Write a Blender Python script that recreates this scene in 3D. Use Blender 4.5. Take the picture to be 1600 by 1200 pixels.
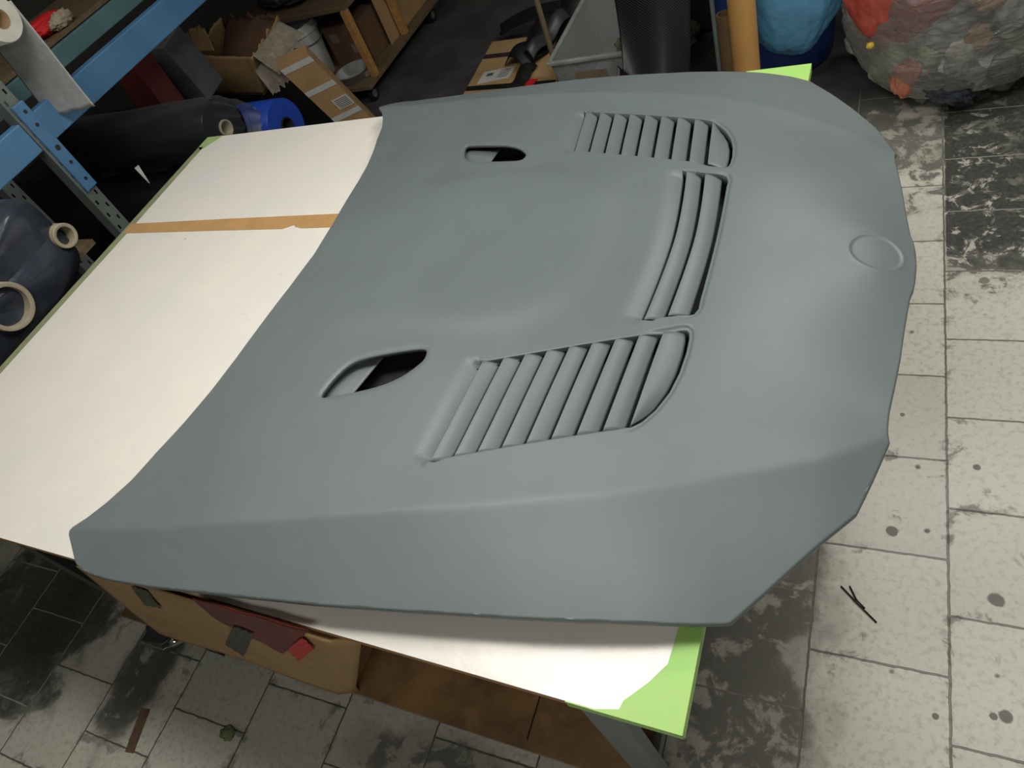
import bpy, bmesh, math, random
import numpy as np
from mathutils import Vector, Matrix, noise
from mathutils.geometry import delaunay_2d_cdt
random.seed(7)
scene = bpy.context.scene
for o in list(bpy.data.objects): bpy.data.objects.remove(o)
C = scene.collection
PI = math.pi

# ------------------------------------------------------------------ camera, world, lights
cam_d = bpy.data.cameras.new('camera'); cam = bpy.data.objects.new('camera', cam_d); C.objects.link(cam)
FX, CAMZ = 1122.15, 1.93
Xw = Vector((0.8908911, 0.0684987, -0.4490223)); Yw = Vector((0.3251247, -0.7864955, 0.5250892)); Zw = Vector((-0.317186, -0.6137856, -0.7229525))   # world axes in camera coordinates (x right, y down, z forward)
Rm = Matrix((Xw, Yw, Zw))
right = Rm @ Vector((1, 0, 0)); up = Rm @ Vector((0, -1, 0)); back = Rm @ Vector((0, 0, -1))
M = Matrix((right, up, back)).transposed().to_4x4(); M.translation = (0, 0, CAMZ)
cam.matrix_world = M
cam_d.sensor_width = 36; cam_d.lens = 36 * FX / 1600; cam_d.clip_start = 0.02
scene.camera = cam

w = bpy.data.worlds.new('world'); scene.world = w; w.use_nodes = True
w.node_tree.nodes['Background'].inputs[0].default_value = (0.75, 0.8, 0.85, 1)
w.node_tree.nodes['Background'].inputs[1].default_value = 0.05
scene.view_settings.view_transform = 'Standard'; scene.view_settings.look = 'None'
scene.view_settings.gamma = 1; scene.view_settings.use_curve_mapping = False
scene.view_settings.exposure = 0.0

def area_light(name, loc, sx, sy, power, rotz=0, col=(1, .97, .92)):
    l = bpy.data.lights.new(name, 'AREA'); l.shape = 'RECTANGLE'; l.size = sx; l.size_y = sy; l.energy = power; l.color = col
    o = bpy.data.objects.new(name, l); o.location = loc; o.rotation_euler = (0, 0, rotz); C.objects.link(o); return o
LIGHTS = [(-2.2, 0.90, 2.88, 1.2, 8), (-0.85, 0.72, 2.88, 1.2, 27), (0.60, 1.50, 2.88, 1.2, 20), (0.5, -1.3, 2.88, 1.5, 21)]  # last entry is a fill lamp added on the camera side
for x, y, z, L, p in LIGHTS:
    area_light('tube_or_fill_light', (x, y, z - 0.005), L, 0.36, p)
area_light('tube_or_fill_light', (.45, 2.75, 2.88), 1.2, .36, 30)  # added fill lamp brightening the rubbish bag, no fixture

# ------------------------------------------------------------------ helpers
def link(name, me, m, parent=None):
    o = bpy.data.objects.new(name, me); C.objects.link(o)
    if m is not None: me.materials.append(m)
    if parent is not None: o.parent = parent
    return o
def tag(o, label=None, cat=None, group=None, kind=None):
    if label: o['label'] = label
    if cat: o['category'] = cat
    if group: o['group'] = group
    if kind: o['kind'] = kind
    return o
def empty(name, loc=(0, 0, 0), rz=0):
    o = bpy.data.objects.new(name, None); o.location = loc; o.rotation_euler = (0, 0, rz); C.objects.link(o); return o

class MB:
    """collects shapes in one bmesh"""
    def __init__(s): s.bm = bmesh.new()
    def box(s, c, d, rot=None, bev=0):
        b2 = bmesh.new(); bmesh.ops.create_cube(b2, size=1)
        for v in b2.verts: v.co = Vector((v.co.x * d[0], v.co.y * d[1], v.co.z * d[2]))
        if bev: bmesh.ops.bevel(b2, geom=b2.edges[:], offset=bev, segments=2, affect='EDGES', profile=.5)
        R = rot if rot is not None else Matrix.Identity(3)
        for v in b2.verts: v.co = R @ v.co + Vector(c)
        s.merge(b2); return s
    def merge(s, b2):
        me = bpy.data.meshes.new('tmp'); b2.to_mesh(me); b2.free(); s.bm.from_mesh(me); bpy.data.meshes.remove(me)
    def tube(s, pts, r, seg=12, caps=True, closed=False):
        pts = [Vector(p) for p in pts]; rings = []
        n = len(pts); rr = r if isinstance(r, (list, tuple)) else [r] * n
        ref = None
        for i, p in enumerate(pts):
            a = pts[max(i - 1, 0)]; b = pts[min(i + 1, n - 1)]; t = (b - a).normalized()
            if ref is None: ref = t.orthogonal().normalized()
            ref = (ref - t * ref.dot(t)).normalized(); q = t.cross(ref)
            rings.append([s.bm.verts.new(p + rr[i] * (math.cos(2 * PI * k / seg) * ref + math.sin(2 * PI * k / seg) * q)) for k in range(seg)])
        for i in range(n - 1):
            for k in range(seg): s.bm.faces.new((rings[i][k], rings[i][(k + 1) % seg], rings[i + 1][(k + 1) % seg], rings[i + 1][k]))
        if caps: s.bm.faces.new(rings[0][::-1]); s.bm.faces.new(rings[-1])
        return s
    def lathe(s, prof, seg=40, mat=None, cap=False):
        """prof: list of (r, z) about local z, moved by mat"""
        mat = mat or Matrix.Identity(4); rings = []
        for r, z in prof:
            rings.append([s.bm.verts.new(mat @ Vector((r * math.cos(2 * PI * k / seg), r * math.sin(2 * PI * k / seg), z))) for k in range(seg)])
        for i in range(len(prof) - 1):
            for k in range(seg): s.bm.faces.new((rings[i][k], rings[i][(k + 1) % seg], rings[i + 1][(k + 1) % seg], rings[i + 1][k]))
        return s
    def grid(s, f, nu, nv):
        V = [[s.bm.verts.new(f(i / nu, j / nv)) for j in range(nv + 1)] for i in range(nu + 1)]
        for i in range(nu):
            for j in range(nv): s.bm.faces.new((V[i][j], V[i + 1][j], V[i + 1][j + 1], V[i][j + 1]))
        return s
    def prism(s, poly, z0, z1):
        a = [s.bm.verts.new((x, y, z0)) for x, y in poly]; b = [s.bm.verts.new((x, y, z1)) for x, y in poly]
        s.bm.faces.new(a[::-1]); s.bm.faces.new(b); n = len(poly)
        for i in range(n): s.bm.faces.new((a[i], a[(i + 1) % n], b[(i + 1) % n], b[i]))
        return s
    def blob(s, c, r, amp=.1, freq=3, sub=5, seed=0, squash=None, ridged=False):
        b2 = bmesh.new(); bmesh.ops.create_icosphere(b2, subdivisions=sub, radius=1)
        for v in b2.verts:
            n = v.co.normalized(); q = n * freq + Vector((seed * 7.3, seed * 3.1, seed))
            d = noise.fractal(q, 1.0, 2.0, 4)
            if ridged: d = .6 * (1 - abs(noise.noise(q * 1.3)) * 3) * .5 + d * .5
            k = 1 + amp * d
            p = Vector((n.x * r[0], n.y * r[1], n.z * r[2])) * k
            if squash is not None and p.z < squash: p.z = squash + (p.z - squash) * .1
            v.co = p + Vector(c)
        s.merge(b2); return s
    def build(s, name, m, parent=None, smooth=False, solid=0, offset=-1, sharp=None):
        bmesh.ops.recalc_face_normals(s.bm, faces=s.bm.faces[:]) if not solid else None
        me = bpy.data.meshes.new(name); s.bm.to_mesh(me); s.bm.free()
        if smooth:
            for p in me.polygons: p.use_smooth = True
            if sharp: me.set_sharp_from_angle(angle=math.radians(sharp))
        o = link(name, me, m, parent)
        if solid:
            md = o.modifiers.new('solid', 'SOLIDIFY'); md.thickness = solid; md.offset = offset
        return o

# ------------------------------------------------------------------ materials
def srgb(r, g, b):
    f = lambda c: (c / 255 / 12.92) if c / 255 <= .04045 else ((c / 255 + .055) / 1.055) ** 2.4
    return (float(f(r)), float(f(g)), float(f(b)), 1)
class NT:
    def __init__(s, name):
        s.m = bpy.data.materials.new(name); s.m.use_nodes = True; s.t = s.m.node_tree; s.b = s.t.nodes['Principled BSDF']; s.out = s.t.nodes['Material Output']
    def n(s, typ, **k):
        nd = s.t.nodes.new(typ)
        for a, v in k.items():
            if a.startswith('i_'): nd.inputs[int(a[2:]) if a[2:].isdigit() else a[2:].replace('_', ' ')].default_value = v
            else: setattr(nd, a, v)
        return nd
    def l(s, a, b): s.t.links.new(a, b)
    def math(s, op, a, b=None, clamp=False):
        nd = s.t.nodes.new('ShaderNodeMath'); nd.operation = op; nd.use_clamp = clamp
        for i, v in enumerate((a, b)):
            if v is None: continue
            if isinstance(v, (int, float)): nd.inputs[i].default_value = v
            else: s.l(v, nd.inputs[i])
        return nd.outputs[0]
    def ramp(s, fac, stops):
        r = s.t.nodes.new('ShaderNodeValToRGB'); e = r.color_ramp.elements
        e[0].position, e[0].color = stops[0]; e[1].position, e[1].color = stops[-1]
        for p, c in stops[1:-1]: x = e.new(p); x.color = c
        s.l(fac, r.inputs[0]); return r.outputs[0]
    def sstep(s, x, a, b):
        nd = s.t.nodes.new('ShaderNodeMapRange'); nd.interpolation_type = 'SMOOTHSTEP'
        s.l(x, nd.inputs[0]); nd.inputs[1].default_value = a; nd.inputs[2].default_value = b; return nd.outputs[0]
    def mix(s, f, a, b):
        nd = s.t.nodes.new('ShaderNodeMix'); nd.data_type = 'RGBA'
        for i, v in ((0, f), (6, a), (7, b)):
            if isinstance(v, (int, float, tuple)): nd.inputs[i].default_value = v
            else: s.l(v, nd.inputs[i])
        return nd.outputs[2]
    def coord(s): return s.n('ShaderNodeTexCoord').outputs['Object']
    def noise(s, co, scale, detail=4, rough=.6, dist=0):
        nd = s.n('ShaderNodeTexNoise'); nd.inputs['Scale'].default_value = scale; nd.inputs['Detail'].default_value = detail
        nd.inputs['Roughness'].default_value = rough; nd.inputs['Distortion'].default_value = dist
        s.l(co, nd.inputs['Vector']); return nd.outputs[0]
def mat(name, col, rough=.6, var=.12, scale=8, metal=0, bump=0, bscale=40, col2=None, detail=4, stretch=None, coat=0):
    """base colour with a procedural noise variation"""
    N = NT(name); co = N.coord()
    if stretch:
        mp = N.n('ShaderNodeMapping'); mp.inputs['Scale'].default_value = stretch; N.l(co, mp.inputs[0]); co = mp.outputs[0]
    f = N.noise(co, scale, detail)
    c2 = col2 or tuple(min(1, x * (1 + var * 2)) for x in col[:3]) + (1,)
    c1 = col if col2 else tuple(x * (1 - var * 2) for x in col[:3]) + (1,)
    N.l(N.ramp(f, [(.3, c1), (.7, c2)]), N.b.inputs['Base Color'])
    N.b.inputs['Roughness'].default_value = rough; N.b.inputs['Metallic'].default_value = metal
    if coat: N.b.inputs['Coat Weight'].default_value = coat
    if bump:
        bp = N.n('ShaderNodeBump'); bp.inputs['Strength'].default_value = bump; bp.inputs['Distance'].default_value = .01
        N.l(N.noise(co, bscale, 3), bp.inputs['Height']); N.l(bp.outputs[0], N.b.inputs['Normal'])
    return N.m
def film(name, tint=(.9, .92, .93, 1), alpha=.3, rough=.15, bump=.6, bscale=9, gain=1.2, body=(.62, .65, .63, 1), stretch=None):
    """thin clear plastic film: part see-through, part glossy"""
    N = NT(name); co = N.coord()
    if stretch:
        mp = N.n('ShaderNodeMapping'); mp.inputs['Scale'].default_value = stretch; mp.inputs['Rotation'].default_value = (.3, .4, 0); N.l(co, mp.inputs[0]); co = mp.outputs[0]
    tr = N.n('ShaderNodeBsdfTransparent'); tr.inputs[0].default_value = tint
    N.b.inputs['Base Color'].default_value = body; N.b.inputs['Roughness'].default_value = rough; N.b.inputs['IOR'].default_value = 1.55
    bp = N.n('ShaderNodeBump'); bp.inputs['Strength'].default_value = bump; bp.inputs['Distance'].default_value = .03
    N.l(N.noise(co, bscale, 3, .5, 1.5), bp.inputs['Height']); N.l(bp.outputs[0], N.b.inputs['Normal'])
    fr = N.n('ShaderNodeFresnel'); fr.inputs[0].default_value = 1.5; N.l(bp.outputs[0], fr.inputs['Normal'])
    f = N.math('ADD', N.math('MULTIPLY', fr.outputs[0], gain), alpha, True)
    mx = N.n('ShaderNodeMixShader'); N.l(f, mx.inputs[0]); N.l(tr.outputs[0], mx.inputs[1]); N.l(N.b.outputs[0], mx.inputs[2])
    N.l(mx.outputs[0], N.out.inputs[0]); return N.m

def floor_mat():
    N = NT('floor_tiles'); co = N.coord()
    T = .1562 * CAMZ
    mp = N.n('ShaderNodeMapping'); mp.inputs['Rotation'].default_value = (0, 0, math.radians(-.9)); N.l(co, mp.inputs[0])
    sp = N.n('ShaderNodeSeparateXYZ'); N.l(mp.outputs[0], sp.inputs[0])
    # column index along X, stagger along Y
    wob = N.math('MULTIPLY', N.math('SUBTRACT', N.noise(co, 30, 2), .5), .006)
    cx = N.math('DIVIDE', N.math('ADD', N.math('SUBTRACT', sp.outputs[0], .1100 * CAMZ), wob), T); col = N.math('FLOOR', cx)
    par = N.math('MODULO', N.math('ABSOLUTE', col), 2)                        # odd columns (H right=0 ...)
    off = N.math('ADD', N.math('MULTIPLY', par, (.5)), .0)
    TY = .1530 * CAMZ
    cy = N.math('ADD', N.math('DIVIDE', N.math('ADD', N.math('SUBTRACT', sp.outputs[1], .4190 * CAMZ), wob), TY), off); row = N.math('FLOOR', cy)
    fx = N.math('MULTIPLY', N.math('PINGPONG', cx, .5), T); fy = N.math('MULTIPLY', N.math('PINGPONG', cy, .5), TY)
    d = N.math('MINIMUM', fx, fy)
    grout = N.math('SUBTRACT', 1, N.sstep(d, .0016, .0034))
    edge = N.math('SUBTRACT', 1, N.sstep(d, .002, .035))
    cv = N.n('ShaderNodeCombineXYZ'); N.l(col, cv.inputs[0]); N.l(row, cv.inputs[1])
    wn = N.n('ShaderNodeTexWhiteNoise'); N.l(cv.outputs[0], wn.inputs[0]); rnd = wn.outputs[0]
    s0 = N.n('ShaderNodeSeparateXYZ'); N.l(co, s0.inputs[0]); X, Y = s0.outputs[0], s0.outputs[1]
    big = N.noise(co, 3.2, 6, .62, .3); mid = N.noise(co, 11, 8, .68, .4); fine = N.noise(co, 60, 5, .6)
    tile = N.mix(rnd, srgb(214, 213, 198), srgb(194, 194, 180))
    tile = N.mix(N.sstep(fine, .45, .75), tile, srgb(178, 178, 162))
    # grime: heavy patches with their own places on the floor
    def patch(px, py, rx, ry, k=1.0):
        a = N.math('DIVIDE', N.math('SUBTRACT', X, px), rx); b = N.math('DIVIDE', N.math('SUBTRACT', Y, py), ry)
        r = N.math('SQRT', N.math('ADD', N.math('MULTIPLY', a, a), N.math('MULTIPLY', b, b)))
        r = N.math('ADD', N.math('ADD', r, N.math('MULTIPLY', N.math('SUBTRACT', big, .5), 1.2)), N.math('MULTIPLY', N.math('SUBTRACT', mid, .5), 1.3))
        return N.math('MULTIPLY', N.math('SUBTRACT', 1, N.sstep(r, .55, 1.15)), k)
    P = [patch(.86, 2.95, .66, 1.0), patch(.02, 2.72, .30, .25, .6), patch(-.27, .85, .24, .55, .62), patch(-2.75, .2, .42, .42, .95), patch(-2.1, .12, .13, .3, .75),
         patch(-.95, .12, .35, .12, .5), patch(-1.45, .36, .7, .14, .6), patch(.55, .05, .35, .3, .3), patch(-.22, .45, .2, .3, .6), patch(-1.15, -.10, .35, .14, .55)]
    def spot(px, py, r_):
        a = N.math('SUBTRACT', X, px); b = N.math('SUBTRACT', Y, py)
        r = N.math('ADD', N.math('SQRT', N.math('ADD', N.math('MULTIPLY', a, a), N.math('MULTIPLY', b, b))), N.math('MULTIPLY', N.math('SUBTRACT', mid, .5), r_ * 1.6))
        return N.math('MULTIPLY', N.math('SUBTRACT', 1, N.sstep(r, r_ * .6, r_ * .85)), .72)
    spots = spot(.298, .872, .022)
    for q in ((.308, .606, .018), (.285, .600, .010), (.175, .571, .009), (.071, 1.018, .02), (-.337, .342, .012), (-.358, .337, .010), (.262, 1.245, .012), (.05, 1.62, .016), (.08, 1.40, .010), (.29, 1.95, .02)): spots = N.math('MAXIMUM', spots, spot(*q))
    far = N.sstep(N.math('ADD', N.math('SUBTRACT', Y, N.math('MULTIPLY', X, .55)), N.math('MULTIPLY', big, .3)), 2.85, 3.35)
    rect = N.math('MULTIPLY', N.sstep(sp.outputs[0], .212, .222), N.sstep(N.math('ADD', sp.outputs[1], N.math('MULTIPLY', mid, .5)), 2.08, 2.42))
    rect = N.math('MULTIPLY', rect, N.math('SUBTRACT', 1, N.math('MULTIPLY', N.sstep(N.noise(co, 15, 9, .72, .6), .50, .62), .85)))
    zone = N.math('MAXIMUM', far, N.math('MULTIPLY', rect, 1.1))
    zone = N.math('MAXIMUM', zone, N.math('MULTIPLY', N.math('MULTIPLY', N.sstep(sp.outputs[1], 2.15, 2.45), N.sstep(mid, .40, .62)), .62))
    for p in P: zone = N.math('MAXIMUM', zone, p)
    spec = N.sstep(N.math('ADD', mid, N.math('MULTIPLY', zone, .42)), .60, .76)
    light = N.sstep(N.math('ADD', mid, N.math('MULTIPLY', edge, .09)), .60, .70)
    dots = N.n('ShaderNodeTexVoronoi'); dots.inputs['Scale'].default_value = 9; N.l(co, dots.inputs['Vector'])
    dm = N.math('MULTIPLY', N.math('SUBTRACT', 1, N.sstep(N.math('ADD', dots.outputs[0], N.math('MULTIPLY', mid, .22)), .13, .19)), .75)
    g = N.math('MAXIMUM', N.math('MULTIPLY', spec, N.math('ADD', .55, N.math('MULTIPLY', zone, .45))), N.math('MULTIPLY', light, .55)); g = N.math('MAXIMUM', N.math('MAXIMUM', g, dm), spots)
    g = N.math('MAXIMUM', g, N.math('MULTIPLY', zone, N.math('ADD', .35, N.math('MULTIPLY', mid, .85))))
    grime = N.mix(N.sstep(fine, .3, .8), srgb(50, 51, 46), srgb(78, 78, 70))
    c = N.mix(g, tile, grime)
    c = N.mix(N.math('MULTIPLY', grout, .85), c, N.mix(N.sstep(N.math('ADD', zone, mid), .9, 1.3), srgb(72, 72, 62), srgb(150, 150, 136)))
    # worn concrete beyond the tiles
    conc = N.mix(N.sstep(big, .35, .7), srgb(62, 62, 64), srgb(84, 84, 84)); conc = N.mix(N.sstep(mid, .62, .7), conc, srgb(34, 34, 34))
    c = N.mix(N.math('MULTIPLY', far, N.sstep(N.math('SUBTRACT', Y, N.math('MULTIPLY', X, .8)), 3.0, 3.25)), c, conc)
    N.l(c, N.b.inputs['Base Color'])
    N.l(N.math('ADD', .34, N.math('MULTIPLY', g, .35)), N.b.inputs['Roughness'])
    bp = N.n('ShaderNodeBump'); bp.inputs['Strength'].default_value = .5; bp.inputs['Distance'].default_value = .003
    N.l(N.math('SUBTRACT', N.math('MULTIPLY', fine, .2), grout), bp.inputs['Height']); N.l(bp.outputs[0], N.b.inputs['Normal'])
    return N.m

def wood_mat(name, c1, c2, scale=3, rough=.6, stretch=(1, 12, 12), dark=None):
    N = NT(name); co = N.coord(); mp = N.n('ShaderNodeMapping'); mp.inputs['Scale'].default_value = stretch; N.l(co, mp.inputs[0])
    f = N.noise(mp.outputs[0], scale, 6, .6, .8); c = N.ramp(f, [(.3, c1), (.7, c2)])
    if dark: c = N.mix(N.math('MULTIPLY', N.sstep(N.noise(co, 9, 6, .65), .42, .70), .7), c, dark)
    N.l(c, N.b.inputs['Base Color']); N.b.inputs['Roughness'].default_value = rough; return N.m

def table_mat():
    N = NT('white_laminate'); co = N.coord()
    f = N.noise(co, 6, 5); g = N.noise(co, 14, 6, .65)
    c = N.mix(N.sstep(f, .3, .7), srgb(238, 232, 220), srgb(230, 228, 220)); c = N.mix(N.math('MULTIPLY', N.sstep(g, .66, .76), .35), c, srgb(170, 172, 190))
    g2 = N.noise(co, 23, 4); c = N.mix(N.math('MULTIPLY', N.sstep(g2, .73, .78), .7), c, srgb(110, 95, 80))
    N.l(c, N.b.inputs['Base Color']); N.b.inputs['Roughness'].default_value = .27
    bp = N.n('ShaderNodeBump'); bp.inputs['Strength'].default_value = .12; bp.inputs['Distance'].default_value = .01; N.l(N.noise(co, 18, 3), bp.inputs['Height']); N.l(bp.outputs[0], N.b.inputs['Normal'])
    return N.m

def carbon_mat():
    N = NT('carbon_weave'); co = N.coord()
    wv = N.n('ShaderNodeTexWave'); wv.inputs['Scale'].default_value = 45; wv.inputs['Distortion'].default_value = .6; wv.bands_direction = 'DIAGONAL'; N.l(co, wv.inputs[0])
    N.l(N.ramp(wv.outputs[1], [(.35, (.008, .008, .009, 1)), (.75, (.035, .035, .037, 1))]), N.b.inputs['Base Color']); N.b.inputs['Roughness'].default_value = .35; return N.m

HOODM = mat('grey_primer', srgb(103, 112, 112), rough=.45, var=.03, scale=5, bump=.03, bscale=500)
m_floor = floor_mat(); m_table = table_mat(); m_carbon = carbon_mat()
m_black = mat('black_plastic', (.010, .010, .011, 1), .5)
m_void = mat('opening_shade', (.006, .006, .007, 1), .7)  # near-black that paints the shade in gaps and openings
m_green = mat('green_tape', srgb(172, 206, 116), .5, .1, 14, col2=srgb(156, 212, 108))
m_greendull = mat('dull_green_tape', srgb(140, 146, 112), .6, .1, 14)
m_brown = mat('brown_tape', srgb(190, 150, 98), .45, .05, 10)
m_ply = wood_mat('plywood_edge', srgb(158, 112, 66), srgb(190, 140, 84))
m_board = wood_mat('stained_board', srgb(112, 94, 70), srgb(166, 132, 88), 2.6, .35, (1.4, 2.6, 3), dark=srgb(84, 76, 62))
m_card = mat('cardboard', srgb(176, 144, 100), .8, .08, 5); m_card2 = mat('light_cardboard', srgb(178, 146, 102), .8, .06, 6)
m_carddark = mat('cardboard_inside', srgb(104, 78, 58), .85, .1, 6); m_cardrough = mat('torn_cardboard_edge', srgb(160, 150, 134), .9, .1, 30)
m_leg = mat('grey_blue_metal', srgb(104, 116, 120), .45, .06, 6); m_darkleg = mat('dark_metal', srgb(40, 44, 44), .5, .1, 8)
m_blue = mat('blue_enamel', srgb(80, 126, 166), .45, .07, 5); m_teal = mat('teal_enamel', srgb(92, 128, 132), .5, .07, 5)
m_post = mat('galvanised_post', srgb(116, 126, 122), .45, .08, 8, metal=.3)
m_pine = wood_mat('pine', srgb(168, 122, 70), srgb(196, 148, 90)); m_pinedark = wood_mat('old_board', srgb(96, 82, 62), srgb(126, 108, 82))
m_whiteplastic = mat('white_bucket_plastic', srgb(214, 218, 214), .4, .04, 4)
m_tube = mat('cardboard_tube', srgb(196, 148, 84), .65, .05, 4); m_tube2 = mat('dull_cardboard_tube', srgb(140, 112, 76), .7, .06, 4)
m_core = mat('paper_core', srgb(176, 164, 140), .8, .06, 20)
m_barrel = mat('blue_drum_plastic', srgb(44, 72, 144), .35, .08, 4); m_bluebag = mat('light_blue_bag', srgb(92, 158, 202), .28, .1, 6, bump=.5, bscale=12)
m_redbag = mat('red_bag_film', srgb(208, 92, 76), .3, .1, 5, bump=.5, bscale=10)
m_fabric = mat('grey_fleece', srgb(178, 182, 180), .95, .05, 60, bump=.2, bscale=300); m_fleece_face = mat('fleece_roll_end', srgb(205, 204, 192), .9, .04, 20)
m_label = mat('paper_label', srgb(205, 205, 200), .7, .04, 20); m_ink = mat('label_ink', srgb(90, 88, 86), .7)
m_wall = mat('dim_plaster', srgb(84, 84, 80), .9, .05, 2); m_ceil = mat('ceiling_paint', srgb(190, 188, 182), .9, .03, 2)
m_film = film('clear_film'); m_bag = film('clear_bag_film', alpha=.13, rough=.09, bump=.8, bscale=9, gain=1.1, stretch=(1, 1, 3), body=(.86, .87, .84, 1))
m_clearbox = film('clear_box_plastic', alpha=.28, rough=.25, bump=.1)
m_darkfilm = mat('dark_plastic_wrap', srgb(54, 60, 70), .22, .2, 5, bump=.5, bscale=7); m_blackroll = mat('black_film_roll', srgb(24, 25, 26), .28, .15, 4, stretch=(1, 5, 5))
m_blueroll = mat('blue_film_roll', srgb(34, 70, 168), .4, .06, 5)
m_redfilm = mat('dark_red_film', srgb(104, 26, 22), .6, .25, 12, bump=.5, bscale=20); m_redtape = mat('red_tape', srgb(206, 34, 34), .6, .06)
m_blacktape = mat('black_tape', srgb(26, 28, 24), .5, .1); m_chrome = mat('chrome', (.8, .8, .8, 1), .08, .02, metal=1)
m_dirt = mat('brown_residue', srgb(112, 88, 70), .8, .12, 20); m_rag = mat('grey_rag', srgb(60, 62, 60), .9, .1, 20)
m_white = mat('white_paint', (.8, .8, .8, 1), .5, .01)

# ------------------------------------------------------------------ the room
def plane(name, pts, m, kind='structure'):
    me = bpy.data.meshes.new(name); me.from_pydata([Vector(p) for p in pts], [], [list(range(len(pts)))]); o = link(name, me, m); o['kind'] = kind; return o
x0, x1, yy0, yy1, H = -5.4, 3.0, -2.6, 6.4, 3.0
def slab(name, c, d, m): o = MB().box(c, d).build(name, m); o['kind'] = 'structure'; return o
slab('floor', ((x0 + x1) / 2, (yy0 + yy1) / 2, -.05), (x1 - x0 + .4, yy1 - yy0 + .4, .1), m_floor).data
bpy.data.objects['floor'].data.transform(Matrix.Identity(4))
slab('ceiling', ((x0 + x1) / 2, (yy0 + yy1) / 2, H + .05), (x1 - x0 + .4, yy1 - yy0 + .4, .1), m_ceil)
slab('wall_left', (x0 - .05, (yy0 + yy1) / 2, H / 2), (.1, yy1 - yy0 + .2, H), m_wall)
slab('wall_right', (x1 + .05, (yy0 + yy1) / 2, H / 2), (.1, yy1 - yy0 + .2, H), m_wall)
slab('wall_back', ((x0 + x1) / 2, yy1 + .05, H / 2), (x1 - x0, .1, H), m_wall)
slab('wall_front', ((x0 + x1) / 2, yy0 - .05, H / 2), (x1 - x0, .1, H), m_wall)
for i, (x, y, z, L, p) in enumerate(LIGHTS):
    o = empty('ceiling_light', (x, y, 2.88)); tag(o, ['white batten light on the ceiling above the left of the bench', 'white batten light on the ceiling above the hood', 'white batten light on the ceiling right of the bench', 'added fill light on the ceiling on the camera side of the bench'][i], 'ceiling light')
    MB().box((0, 0, .06), (L + .05, .40, .12), bev=.01).build('fixture_housing', m_white, o)

# ------------------------------------------------------------------ workbench
TZ = .93; TX0, TX1, TY0, TY1 = -2.248, -.187, .199, 1.738
tb = empty('workbench', (TX0, TY0, 0)); tag(tb, 'large white-topped workbench with green taped corners carrying the grey hood', 'workbench')
def rel(mb_, org):
    for v in mb_.bm.verts: v.co -= Vector(org)
    return mb_
TO = (TX0, TY0, 0)
def tpart(mb_, name, m, **k): return rel(mb_, TO).build(name, m, tb, **k)
tpart(MB().box(((TX0 + TX1) / 2, (TY0 + TY1) / 2, TZ - .0105), (TX1 - TX0 - .001, TY1 - TY0 - .001, .019)), 'plywood_core', m_ply)
tpart(MB().box(((TX0 + TX1) / 2, (TY0 + TY1) / 2, TZ - .0008), (TX1 - TX0, TY1 - TY0, .0016)), 'tabletop', m_table)
for lx in (-1.85, -.34): 
    for ly in (TY0 + .025, TY1 - .06):
        L = tpart(MB().box((lx, ly + .012, .455), (.068, .022, .91)).box((lx - .03, ly + .03, .455), (.008, .05, .91)), 'leg', m_leg if lx > -1 else m_darkleg)
for ly in (TY0 + .035, TY1 - .03): tpart(MB().box((-1.1, ly, TZ - .04), (1.43, .02, .038)), 'frame_rail', m_darkleg)
sh = tpart(MB().box(((-1.99 - .36) / 2, (TY0 + .006 + 1.55) / 2, .289), (1.63, 1.344, .022)), 'lower_shelf', m_board)
tpart(MB().box((-.625, .7, .3005), (.003, .95, .0015)), 'shelf_joint', m_black)
tpart(MB().box((-.348, .85, .295), (.018, 1.25, .03), bev=.003), 'shelf_rail', m_post)
# tapes on the top
def tape(poly, m, name, z=TZ + .0007, t=.0010, label=None):
    o = tpart(MB().prism(poly, z, z + t), name, m)
    if label: o['label'] = label
    return o
zt = TZ + .0002
rnd = random.Random(3)
e1 = [(TX1 + .0015, TY0 - .002), (TX1 + .0015, TY1 - .35), (TX1 - .026, TY1 - .35), (TX1 - .0285, .9), (TX1 - .03, .34), (TX1 - .035, .28), (TX1 - .055, .25), (TX1 - .082, .219), (TX1 - .085, .207), (TX1 - .125, TY0 - .002)]
tape(e1, m_green, 'green_edge_tape', zt, label='bright green tape along the right edge and near corner')
tpart(MB().box(((TX1 - .16 + TX1) / 2, TY0 - .0008, TZ - .01), (.16, .0016, .021)).box((TX1 + .0008, (TY0 + TY1) / 2, TZ - .01), (.0016, TY1 - TY0, .021)), 'green_edge_wrap', m_green)
tape([(TX1 + .0015, TY1 + .001), (TX1 - .15, TY1 + .001), (TX1 - .12, TY1 - .04), (TX1 - .05, TY1 - .13), (TX1 - .026, TY1 - .35), (TX1 + .0015, TY1 - .35)], m_green, 'green_edge_tape', zt)
tape([(TX0 - .001, TY0), (TX0 + .032, TY0), (TX0 + .026, .7), (TX0 + .03, 1.2), (TX0 + .025, TY1 - .06), (TX0 - .001, TY1 - .06)], m_greendull, 'left_edge_tape', zt, label='dull olive tape along the left edge')
tape([(TX0 - .001, TY1 - .06), (TX0 + .025, TY1 - .08), (TX0 + .06, TY1 - .03), (TX0 + .078, TY1 + .001), (TX0 - .001, TY1 + .001)], mat('faded_green_tape', srgb(158, 184, 122), .5), 'green_edge_tape', zt)
bt = [(TX0 + .01, 1.262), (-1.8, 1.264), (-1.2, 1.262), (-1.2, 1.206), (-1.46, 1.208), (-1.49, 1.216), (-1.485, 1.222), (-1.5, 1.222), (-1.53, 1.208), (-1.8, 1.212), (TX0 + .01, 1.216)]
tape(bt, m_brown, 'brown_seam_tape', zt + .0004, label='brown parcel tape across the top')

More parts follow.
